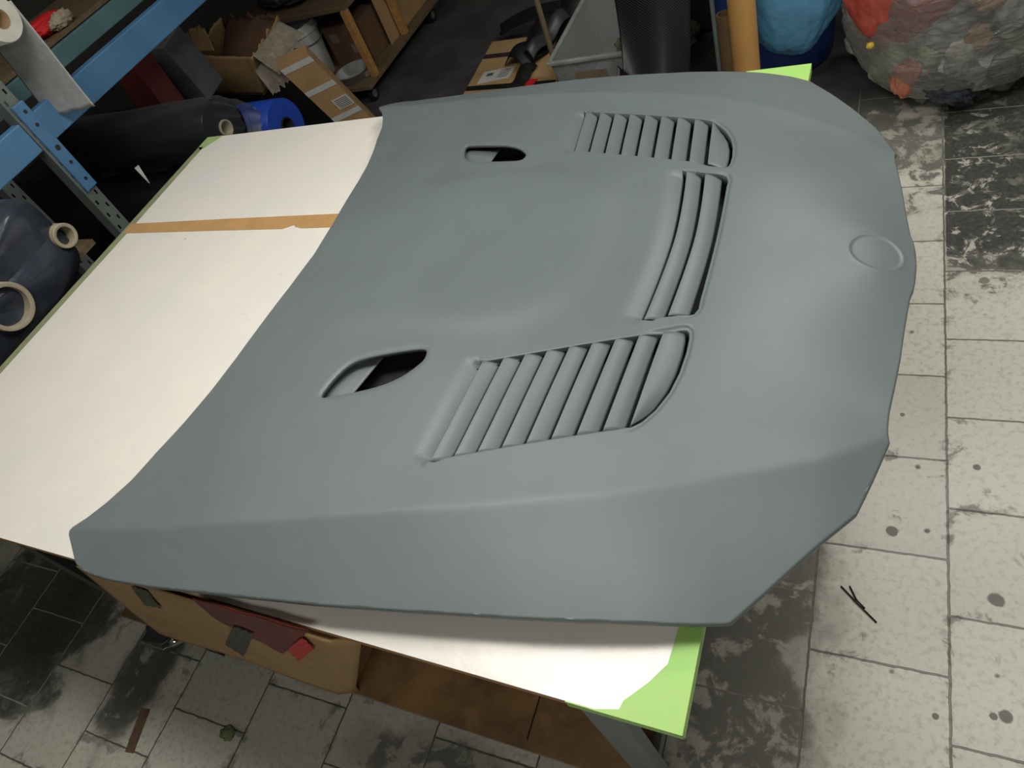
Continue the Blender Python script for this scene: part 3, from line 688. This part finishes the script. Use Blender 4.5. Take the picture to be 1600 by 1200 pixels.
# dark film-wrapped bundle with two cores on the low shelf
wb = empty('wrapped_roll_bundle', (-2.45, .75, .822)); tag(wb, 'dark film rolls wrapped in plastic on the low rack shelf, two cores showing', 'wrapped rolls')
def bun(a, b):
    th = 2 * PI * a; n_ = 5; c, s = math.cos(th), math.sin(th)
    y = .44 * math.copysign(abs(c) ** (2 / n_), c); z = .175 * math.copysign(abs(s) ** (2 / n_), s)
    k = [1, 1, 1, .97, .80, .5, .0][min(6, int(b * 6 + .5))]; x = [-.75, -.4, -.1, -.02, .0, .006, .008][min(6, int(b * 6 + .5))]
    q = noise.noise(Vector((y * 6, z * 7, x * 4))) * .014
    return Vector((x + q, y * k, .178 + z * k + q))
MB().grid(bun, 72, 6).build('plastic_wrap', m_darkfilm, wb, smooth=True)
MB().lathe([(.030, -.10), (.030, .010), (.033, .012), (.040, .012), (.042, .010), (.042, -.05)], 40, Matrix.Translation((0, .415, .150)) @ MX).build('core_tube', m_core, wb, smooth=True, sharp=40)
MB().lathe([(.062, -.10), (.062, .036), (.066, .038), (.075, .038), (.077, .036), (.077, -.05)], 48, Matrix.Translation((0, .105, .135)) @ MX).build('core_tube', m_core, wb, smooth=True, sharp=40)

# rolls behind the bench
CRT = (-2.88, 2.02, 0)
o = empty('storage_crate', CRT); tag(o, 'low dark crate on the floor carrying the film rolls behind the bench', 'crate')
MB().box((0, 0, .215), (.80, .84, .43), bev=.01).build('crate_body', m_darkleg, o); MB().box((0, .27, .49), (.76, .26, .07), bev=.004).build('crate_step', m_darkleg, o); MB().box((0, 0, .442), (.84, .88, .024), bev=.004).build('crate_lid', m_darkleg, o)
r1 = roll('black_film_roll', -2.38, 1.94, .845, .115, .032, .95, m_blackroll, m_core, 'long black film roll under clear plastic behind the far bench corner', 'film roll')
def slv(a, b):
    th = 2 * PI * a; x = -.95 + 1.10 * b; r = .121 + .004 * math.sin(7 * th + 9 * b)
    if b > .84: t = (b - .84) / .16; r = r * (1 - .55 * t) + .008 * math.sin(9 * th) * t + .004
    return Vector((x + (.018 * math.sin(3 * th) if b > .9 else 0), r * math.cos(th), r * math.sin(th) * (1 + .1 * (b > .9))))
MB().grid(slv, 64, 40).build('clear_sleeve', film('sleeve_film', alpha=.02, rough=.1, bump=.35, bscale=8, gain=.6, body=(.3, .32, .34, 1)), r1, smooth=True)
roll('dull_film_roll', -2.62, 1.82, .595, .135, .04, .75, m_blackroll, m_core, 'thicker black film roll lying low beneath the plastic-sleeved roll', 'film roll')
roll('blue_film_roll', -2.40, 2.25, .645, .118, .037, .55, m_blueroll, m_void, 'bright blue film roll with a dark core hole behind the bench', 'film roll')  # near-black core tube paints in the dark of its hole
o = MB().grid(lambda a, b: Vector((.010 * a + .006 * b, .02 * b * (1 - a), -.075 * a)), 6, 3).build('torn_film_tag', m_label, None, solid=.001); o.location = (-2.70, 1.70, .86); tag(o, 'small white torn tag stuck on the thick black roll', 'tag')
tag(MB().box((0, 0, .17), (.16, .12, .34), bev=.004).build('red_carton', mat('dark_red_card', srgb(78, 26, 24), .7), None), 'narrow dark red carton seen below the blue beam', 'box'); bpy.data.objects['red_carton'].location = (-3.0, 2.22, .74)
tag(MB().box((0, 0, .20), (.18, .15, .30), bev=.006, rot=Matrix.Rotation(.15, 3, 'X')).build('grey_carton', mat('grey_card', srgb(78, 80, 82), .8), None), 'grey carton leaning beside the dark red carton', 'box'); bpy.data.objects['grey_carton'].location = (-3.0, 2.44, .70)
tag(MB().box((0, 0, .36), (.55, .6, .72), bev=.01).build('side_cabinet', m_darkleg, None), 'low black cabinet in the shade beside the rack', 'cabinet'); bpy.data.objects['side_cabinet'].location = (-3.72, 2.2, 0)

# torn box on a crate, tall carton leaning on it
o = MB().box((0, 0, .235), (.72, .50, .47), bev=.01).build('black_crate', m_black, None); o.location = (-3.53, 3.17, 0); tag(o, 'large black crate under the torn open cardboard box', 'crate')
tbx = empty('torn_cardboard_box', (-3.4, 3.1, .5)); tag(tbx, 'torn open brown cardboard box with ragged flaps on the black crate', 'box')
bl, br, bkl, bkr = (-3.774, 3.042, .475), (-3.12, 2.905, .475), (-3.72, 3.42, .475), (-3.15, 3.26, .475)
tl, tr, tkl, tkr = (-3.66, 3.05, .70), (-3.0, 2.86, .70), (-3.642, 3.43, .715), (-3.06, 3.25, .72)
OT = (-3.4, 3.1, .5)
def quad(name, a, b, c, d, m, parent, org, rag=0, nu=24, nv=12, th=.005, seed=0, bulge=0):
    a, b, c, d = [Vector(p) - Vector(org) for p in (a, b, c, d)]; nrm = (b - a).cross(d - a).normalized()
    def f(s, t):
        rr = 0 if rag == 0 else rag * (noise.noise(Vector((s * 9, seed, 0))) + .5 * noise.noise(Vector((s * 31, seed, 3))))
        tt = t * (1 + (rr if t > 0 else 0))
        return (a * (1 - s) + b * s) * (1 - tt) + (d * (1 - s) + c * s) * tt + nrm * bulge * math.sin(PI * s) * math.sin(PI * t)
    return MB().grid(f, nu, nv).build(name, m, parent, smooth=True, solid=th)
quad('front_panel', bl, br, tr, tl, m_card, tbx, OT, .04, bulge=.02, seed=1)
quad('back_panel', bkl, bkr, tkr, tkl, m_carddark, tbx, OT, .25, seed=2)
quad('side_panel', bl, bkl, tkl, tl, m_card, tbx, OT, .12, seed=3)
quad('side_panel', br, bkr, tkr, tr, m_card2, tbx, OT, .25, seed=4)
quad('base_panel', bl, br, bkr, bkl, m_carddark, tbx, OT)
quad('torn_flap', (-3.60, 3.06, .705), (-3.40, 3.02, .705), (-3.46, 3.10, .80), (-3.62, 3.14, .80), m_card2, tbx, OT, .1, seed=6)
quad('torn_flap', (-3.0, 2.87, .70), (-3.05, 3.22, .71), (-2.87, 3.16, .64), (-2.86, 2.83, .60), m_cardrough, tbx, OT, .14, seed=7, bulge=.05)
quad('torn_flap', (-3.05, 2.87, .62), (-2.99, 3.0, .66), (-2.84, 2.90, .55), (-2.93, 2.78, .52), m_cardrough, tbx, OT, .18, seed=8, bulge=.03)
o = quad('brown_wrapping_paper', (-3.55, 3.10, .55), (-3.08, 3.0, .55), (-3.1, 3.30, .71), (-3.58, 3.40, .71), m_carddark, None, OT, .1, seed=9, bulge=.06); o.location = OT; tag(o, 'crumpled brown wrapping paper inside the torn box', 'paper')
o = quad('card_flap_scrap', (-4.30, 3.48, .48), (-4.10, 3.60, .48), (-4.31, 3.85, .56), (-4.50, 3.70, .54), m_card, None, (-4.3, 3.6, .5), .1, seed=10); o.location = (-4.3, 3.6, .5); tag(o, 'loose cardboard flap left of the torn box', 'cardboard')
o = MB().box((0, 0, .235), (.55, .6, .47), bev=.01).build('grey_crate', m_darkleg, None); o.location = (-4.3, 3.66, 0); tag(o, 'dark grey crate under the loose cardboard flap', 'crate')
lc = empty('tall_carton', (-2.675, 2.94, 0)); tag(lc, 'long narrow cardboard carton with white tape strips leaning on the torn box', 'carton')
ax = Vector((-2.725, 2.704, .7)) - Vector((-2.696, 2.84, .3)); ax.normalize()
N0 = Vector((-2.696, 2.84, .3)); N0 = N0 - ax * (N0.z / ax.z); w1 = Vector((.130, .100, 0)); w2 = Vector((-.08, .104, 0)); Lc = .735
LO = (-2.675, 2.94, 0)
hexa('carton_body', [N0, N0 + w1, N0 + w1 + w2, N0 + w2] + [p + ax * Lc for p in (N0, N0 + w1, N0 + w1 + w2, N0 + w2)], m_card, lc, LO)
nf = w1.cross(ax).normalized()
def strip_on(name, s0, s1, t0, t1, m, d=.0015, sk=0):
    P = lambda s, t: N0 + w1 * s + ax * (t * Lc) + nf * (d if nf.y < 0 or nf.x > 0 else -d)
    a, b, c_, d_ = P(s0, t0), P(s1, t0 + sk), P(s1, t1 + sk), P(s0, t1); mb_ = MB()
    mb_.bm.faces.new([mb_.bm.verts.new(p - Vector(LO)) for p in (a, b, c_, d_)]); return mb_.build(name, m, lc, solid=.0008, offset=0)
for t in (.42, .70, .93): strip_on('tape_strip', .0, 1.0, t, t + .045, m_label)
lb = strip_on('paper_label', .45, .98, .50, .60, m_label, .0025)
for k in range(6): strip_on('label_line', .5, .93, .512 + .014 * k, .517 + .014 * k, m_ink, .0035)

# wooden trolley with bucket and boxes
tr_ = empty('wooden_trolley', (-3.25, 3.9, 0)); tag(tr_, 'low wooden trolley on casters with a second deck on pine posts', 'trolley'); OTR = (-3.25, 3.9, 0)
rel(MB().box((-3.33, 4.05, .118), (.86, 1.12, .024), bev=.003), OTR).build('lower_deck', m_pinedark, tr_)
rel(MB().box((-3.36, 4.18, .552), (.90, 1.12, .03), bev=.003), OTR).build('upper_deck', m_pinedark, tr_)
for x, y in ((-2.925, 3.62), (-2.945, 4.12), (-3.74, 3.66), (-3.74, 4.55), (-2.93, 4.58)):
    rel(MB().box((x, y, .335), (.042, .042, .41), bev=.002), OTR).build('post', m_pine, tr_)
for x, y in ((-2.96, 3.56), (-3.68, 3.56), (-2.96, 4.52), (-3.68, 4.52)):
    cc = rel(MB().tube([(x - .014, y, .047), (x + .014, y, .047)], .045, 24), OTR).build('caster_wheel', m_black, tr_, smooth=True, sharp=40)
    rel(MB().tube([(x + .0135, y, .047), (x + .0165, y, .047)], .024, 20), OTR).build('wheel_hub', m_post, cc)
    rel(MB().box((x, y, .098), (.05, .05, .016)), OTR).build('caster_plate', m_post, tr_)
bk = empty('white_bucket', (-3.45, 3.72, .13)); bk.scale = (1.22, 1.22, 1.1); tag(bk, 'white plastic bucket standing on the lower trolley deck', 'bucket')
MB().lathe([(.0, .0), (.098, 0), (.102, .006), (.122, .27), (.129, .27), (.129, .285), (.124, .288), (.124, .32), (.118, .32), (.114, .27), (.096, .01), (0, .01)], 48).build('bucket_body', m_whiteplastic, bk, smooth=True, sharp=35)
MB().tube([(.128 * math.cos(t), .128 * math.sin(t), .265 - .10 * math.sin(t - .2) ** 2 if 0 else .262 - .05 * math.sin(t + 1.6)) for t in np.linspace(-1.5, 1.5, 24)], .0028, 8).build('wire_handle', m_post, bk, smooth=True)
tag(MB().box((0, 0, .13), (.30, .24, .26), bev=.003).build('trolley_carton', m_carddark, None), 'brown carton on the trolley behind the clear dish', 'box'); bpy.data.objects['trolley_carton'].location = (-3.17, 3.93, .131)
for k, (dx, dz) in enumerate(((-.08, .18), (.05, .10))):
    c_ = MB().box((dx, -.1215, dz), (.06, .002, .06)).build('carton_label', mat('faded_label_%d' % k, srgb(128, 112, 100), .8), bpy.data.objects['trolley_carton'])
tag(MB().box((0, 0, .17), (.006, .62, .34)).build('flattened_carton', m_card, None), 'cardboard panel standing upright along the trolley side', 'cardboard'); bpy.data.objects['flattened_carton'].location = (-2.985, 4.3, .131)
ds = MB().lathe([(0, .0), (.085, 0), (.112, .055), (.116, .056), (.112, .060), (.108, .056), (.083, .004), (0, .004)], 48).build('clear_dish', m_clearbox, None, smooth=True); ds.location = (-3.08, 3.62, .131); tag(ds, 'round clear plastic dish at the front corner of the trolley', 'dish')
o = MB().box((0, 0, .018), (.06, .05, .034), bev=.004, rot=Matrix.Rotation(.5, 3, 'Z')).build('pink_sponge', mat('pink_sponge', srgb(150, 122, 112), .9), None); o.location = (-2.975, 3.64, .131); tag(o, 'small pinkish sponge block beside the clear dish', 'sponge')
o = MB().blob((0, 0, .06), (.24, .16, .07), .3, 2.6, 5, 12, squash=-.06).build('dark_plastic_bundle', m_darkfilm, None, smooth=True); o.location = (-3.45, 3.86, .58); tag(o, 'dark crumpled plastic bundle on the upper trolley deck', 'plastic')
o = MB().lathe([(0, .03), (.05, .03), (.055, .012), (.056, 0), (0, 0)], 36).build('plastic_disc', m_whiteplastic, None, smooth=True); o.location = (-3.10, 3.95, .567); tag(o, 'pale round disc on the edge of the upper trolley deck', 'disc')
o = MB().box((0, 0, .13), (.52, .02, .26), rot=Matrix.Rotation(-.1, 3, 'Z')).build('cardboard_sheet', m_card, None); o.location = (-2.66, 4.86, .0); o.rotation_euler = (.5, 0, .25); tag(o, 'brown cardboard sheet leaning on the floor right of the trolley', 'cardboard')

# flat carton with straps and black parts on the floor
fl = empty('flat_carton', (-2.0, 3.65, 0)); tag(fl, 'flat cardboard parcel with dark straps and a white label on the floor', 'parcel'); OF = (-2.0, 3.65, 0)
def slabq(name, P, z0, z1, m, parent, org): return rel(MB().prism(P, z0, z1), org).build(name, m, parent)
slabq('carton_body', [(-2.215, 3.30), (-1.62, 3.20), (-1.68, 3.93), (-2.25, 3.96)], 0.001, .055, m_card2, fl, OF)
slabq('strap', [(-2.218, 3.42), (-1.64, 3.36), (-1.643, 3.41), (-2.222, 3.465)], .0555, .058, m_blacktape, fl, OF)
slabq('strap', [(-2.236, 3.76), (-1.66, 3.72), (-1.662, 3.765), (-2.238, 3.805)], .0555, .058, mat('dark_purple_strap', srgb(60, 42, 52), .6), fl, OF)
lb = slabq('paper_label', [(-2.165, 3.48), (-1.965, 3.50), (-1.965, 3.625), (-2.165, 3.60)], .0555, .0575, m_label, fl, OF)
for k in range(5): slabq('label_line', [(-2.05, 3.52 + .018 * k), (-1.985, 3.525 + .018 * k), (-1.985, 3.531 + .018 * k), (-2.05, 3.526 + .018 * k)], .0576, .0582, m_ink, lb, OF)
slabq('label_line', [(-2.13, 3.545), (-2.09, 3.55), (-2.09, 3.58), (-2.13, 3.575)], .0576, .0582, m_ink, lb, OF)
slabq('red_sticker', [(-1.88, 3.31), (-1.80, 3.31), (-1.76, 3.44), (-1.82, 3.45)], .0585, .060, m_redtape, fl, OF)
def shell(name, P, m, label, cat, z, th=.006, wav=.03, fr_=3, seed=0):
    o = empty('x') ; bpy.data.objects.remove(o)
    a, b, c_, d_ = [Vector(p) for p in P]; cc = (a + b + c_ + d_) / 4; a, b, c_, d_ = a - cc, b - cc, c_ - cc, d_ - cc
    f = lambda s, t: (a * (1 - s) + b * s) * (1 - t) + (d_ * (1 - s) + c_ * s) * t + Vector((0, 0, wav * math.sin(PI * s) + .3 * wav * math.sin(fr_ * PI * t + seed)))
    o = MB().grid(f, 24, 24).build(name, m, None, smooth=True, solid=th); o.location = cc; return tag(o, label, cat)
shell('black_moulded_part', [(-2.20, 3.99, .07), (-1.72, 3.90, .16), (-1.70, 3.97, .22), (-2.22, 4.08, .10)], m_black, 'curved black moulded blade lying across the flat parcel', 'moulding', 0, wav=.03)
shell('black_moulded_part', [(-2.03, 3.62, .07), (-1.84, 3.50, .075), (-1.70, 3.92, .12), (-1.93, 3.97, .10)], m_black, 'wide black moulded part on the middle of the parcel', 'moulding', 0, wav=.07)
shell('black_moulded_part', [(-1.93, 3.28, .062), (-1.84, 3.27, .062), (-1.80, 3.56, .07), (-1.90, 3.60, .08)], m_blacktape, 'narrow black moulded strip on the near end of the parcel', 'moulding', 0, wav=.03)
shell('grey_moulded_part', [(-1.88, 3.58, .12), (-1.80, 3.54, .12), (-1.66, 3.86, .17), (-1.76, 3.90, .17)], mat('dark_grey_part', srgb(58, 58, 60), .4), 'dark grey ribbed duct on top of the black parts', 'moulding', 0, wav=.05)
shell('black_moulded_part', [(-1.72, 3.60, .05), (-1.50, 3.70, .02), (-1.52, 4.05, .16), (-1.74, 4.0, .22)], m_black, 'tall black moulded part behind the slanting pole', 'moulding', 0, wav=.06)
o = MB().tube([(-1.617, 3.4, 0), (-1.63, 3.42, 1.25)], .0145, 14).build('wooden_pole', mat('pole_wood', srgb(112, 102, 80), .6), None, smooth=True, sharp=40); tag(o, 'thin pale wooden pole standing beside the clear storage box', 'pole')

# clear box and carbon panel
kb = empty('clear_storage_box', (-1.22, 3.44, 0)); tag(kb, 'open clear plastic storage box behind the hood, reddish label on its front', 'storage box'); 
def cbox(a, b):   # walls
    k = int(round(a * 4)) % 4; cs = [(-.29, -.32), (.21, -.32), (.21, .32), (-.29, .32)]; x, y = cs[k]; s = .88 + .12 * b; return Vector((x * s, y * s, .30 * b + .003))
MB().grid(cbox, 4, 3).box((-.04, 0, .004), (.43, .56, .005)).build('box_wall', m_clearbox, kb, solid=.004)
for (c_, d_) in (((-.04, -.325, .303), (.53, .022, .018)), ((-.04, .325, .303), (.53, .022, .018)), ((-.295, 0, .303), (.022, .65, .018)), ((.215, 0, .303), (.022, .65, .018))):
    MB().box(c_, d_, bev=.004).build('box_rim', mat('frosted_rim', srgb(150, 156, 148), .4), kb)
MB().box((-.10, -.312, .20), (.16, .003, .07)).build('box_label', mat('tan_label', srgb(128, 112, 92), .7), kb)
o = MB().blob((0, 0, .09), (.20, .22, .09), .3, 2, 5, 15, squash=-.085).build('crumpled_film_offcuts', mat('grey_green_film', srgb(96, 100, 84), .4, .2, 8), None, smooth=True); o.location = (-1.12, 3.58, .012); o['kind'] = 'stuff'; tag(o, 'crumpled grey-green film offcuts lying in the clear box', 'film')
def carb(a, b):
    x = -.20 + .34 * a; zb = .13 * (1 - a) ** 1.6 - .03 * math.sin(PI * a); z = zb + (.46 - zb) * b
    return Vector((x - .05 * (1 - b) * a * 0 + .06 * (1 - b) * (.5 - a), -.06 * math.sin(PI * a) - .09 * (1 - b) ** 2 + .08 * b + .02 * math.sin(7 * a) * (1 - b), z))
o = MB().grid(carb, 36, 24).build('carbon_fibre_sheet', m_carbon, None, smooth=True, solid=.004); o.location = (-.93, 3.05, .17); tag(o, 'curved black carbon fibre panel propped against the clear box', 'panel')
def carb2(a, b):
    return Vector((-.17 + .36 * a, -.05 + .05 * b + .04 * math.sin(PI * a), .10 - .12 * a ** .5 + .05 * b))
o = MB().grid(carb2, 30, 8).build('carbon_strip', m_carbon, None, smooth=True, solid=.004); o.location = (-.97, 3.02, .15); tag(o, 'narrow curled carbon fibre strip below the curved carbon panel', 'strip')
o = MB().box((0, 0, .27), (.50, .35, .54), bev=.02).build('black_bin', m_black, None); o.location = (-.93, 3.95, 0); tag(o, 'black bin standing behind the carbon panel', 'bin')
o = MB().tube([(-.690, 3.0, 0), (-.690, 3.0, 1.3)], .0095, 14).build('metal_tube', m_post, None, smooth=True, sharp=40); tag(o, 'thin grey metal tube standing right of the carbon panel', 'tube')
o = MB().box((0, 0, .12), (.07, .012, .24)).build('white_board_offcut', m_label, None); o.location = (-.70, 3.5, 0); o.rotation_euler = (0, .15, .2); tag(o, 'small white board offcut behind the metal tube', 'board')
def cardtube(x, y, r, h, m, label, lean=0.0):
    o = MB().lathe([(r, 0), (r, h), (r - .006, h), (r - .006, 0), (r, 0)], 40).build('cardboard_tube', m, None, smooth=True, sharp=40); o.location = (x, y, 0); o.rotation_euler = (0, lean, 0); return tag(o, label, 'tube')
cardtube(-.559, 2.91, .0525, 1.25, m_tube, 'thick orange-brown cardboard tube standing in front of the blue drum')
cardtube(-.668, 3.10, .033, .42, m_tube2, 'shorter dull brown cardboard tube beside the thick tube')

# drum, blue bag, clear rubbish bag
dr = empty('blue_drum', (-.53, 3.47, 0)); tag(dr, 'dark blue plastic drum behind the far corner of the bench', 'drum')
MB().lathe([(0, 0), (.24, 0), (.255, .02), (.262, .10), (.262, .22), (.268, .235), (.262, .25), (.262, .60), (.268, .615), (.262, .63), (.262, .82), (.25, .86), (0, .86)], 64).build('drum_body', m_barrel, dr, smooth=True, sharp=40)
MB().lathe([(.0, .875), (.27, .875), (.275, .87), (.275, .845), (.264, .845)], 64).build('drum_lid', m_black, dr, smooth=True, sharp=40)
o = MB().blob((0, 0, 0), (.215, .12, .36), .06, 1.8, 6, 21).build('blue_bag', m_bluebag, None, smooth=True); o.location = (-.40, 3.08, .575); tag(o, 'bulging light blue plastic bag hanging against the dark blue drum', 'bag')
tbg = empty('clear_rubbish_bag', (.22, 3.25, 0)); tag(tbg, 'huge clear rubbish bag full of plastic waste on the tiled floor', 'rubbish bag')
def tshape(n, k=1, seed=3):
    th = math.atan2(n.y, n.x); w_ = 1 + .05 * math.sin(3 * th + 1)
    zz = n.z; r = (1 - abs(zz) ** 4) ** (1 / 3.4)
    h = math.hypot(n.x, n.y) or 1e-6
    q = noise.fractal(n * 2.4 + Vector((seed, 0, 0)), 1, 2, 4) * .07 - .030 * abs(noise.noise(Vector((th * 2.2, n.z * 9 + .8 * math.sin(2 * th), 4)))) - .02 * abs(noise.noise(Vector((th * 5 + n.z * 6, n.z * 14, 9))))
    return Vector((n.x / h * r * .47 * w_ * k * (1 + q), n.y / h * r * .47 * w_ * k * (1 + q), .50 + zz * .495 * k + q * .2 * (zz > -.8)))
bm_ = MB(); b2 = bmesh.new(); bmesh.ops.create_icosphere(b2, subdivisions=7, radius=1)
for v in b2.verts: v.co = tshape(v.co.normalized())
bm_.merge(b2); bm_.build('bag_film', m_bag, tbg, smooth=True)
fill = [((-.02, 0, .50), (.40, .40, .46), srgb(132, 136, 124), 31), ]
cols = [srgb(206, 208, 196), srgb(220, 220, 210), srgb(180, 196, 152), srgb(140, 144, 140), srgb(226, 220, 200), srgb(168, 180, 180), srgb(196, 150, 106), srgb(240, 242, 236)]
ms = [mat('waste_film_%d' % i, c, .4, .2, 9, bump=.6, bscale=16) for i, c in enumerate(cols)]
rr2 = random.Random(11)
wm = MB()
for i in range(110):
    th = rr2.uniform(PI * .95, PI * 2.05); z = rr2.uniform(.06, .93); n = Vector((math.cos(th), math.sin(th), 0)); rad = .365 * (1 - abs((z - .5) / .5) ** 5) ** .3
    c_ = Vector((.22, 3.27, z)) + n * rad * .98
    if c_.x < .22 and z > .36: continue
    k = rr2.randrange(len(ms)); nf0 = len(wm.bm.faces)
    wm.blob(c_ - Vector((.30, 3.42, .50)), (rr2.uniform(.04, .10), rr2.uniform(.03, .05), rr2.uniform(.04, .10)), .28, 1.8, 4, i)
    wm.bm.faces.ensure_lookup_table()
    for f in wm.bm.faces[nf0:]: f.material_index = k
nf0 = len(wm.bm.faces); wm.blob((0, 0, 0), (.32, .27, .44), .12, 3, 5, 31)
o = wm.build('plastic_waste', None, None, smooth=True)
for m_ in ms: o.data.materials.append(m_)
o.location = (.30, 3.42, .50); o['kind'] = 'stuff'; tag(o, 'compressed grey plastic waste filling the clear bag', 'waste')
o = MB().blob((0, 0, 0), (.225, .15, .36), .07, 2, 6, 41).build('red_bag', m_redbag, None, smooth=True); o.location = (.0, 2.985, .615); tag(o, 'full red-orange plastic bag inside the clear rubbish bag', 'bag')
o = MB().blob((0, 0, 0), (.055, .03, .075), .2, 1.8, 5, 44).build('orange_wrapper', mat('orange_wrapper', srgb(206, 128, 104), .4, .15, 20), None, smooth=True); o.location = (.03, 2.87, .17); tag(o, 'small orange wrapper low in the clear rubbish bag', 'wrapper')
o = MB().blob((0, 0, 0), (.014, .012, .012), .3, 2.5, 3, 45).build('yellow_scrap', mat('yellow_scrap', srgb(226, 190, 70), .5), None, smooth=True); o.location = (-.10, 2.86, .33); tag(o, 'tiny yellow scrap left of the red bag', 'scrap')
o = MB().blob((0, 0, 0), (.10, .03, .05), .4, 2.5, 5, 47).build('black_film_piece', m_darkfilm, None, smooth=True); o.location = (.17, 2.85, .12); o.rotation_euler = (0, .5, 0); tag(o, 'dark film piece low in the clear rubbish bag', 'film')
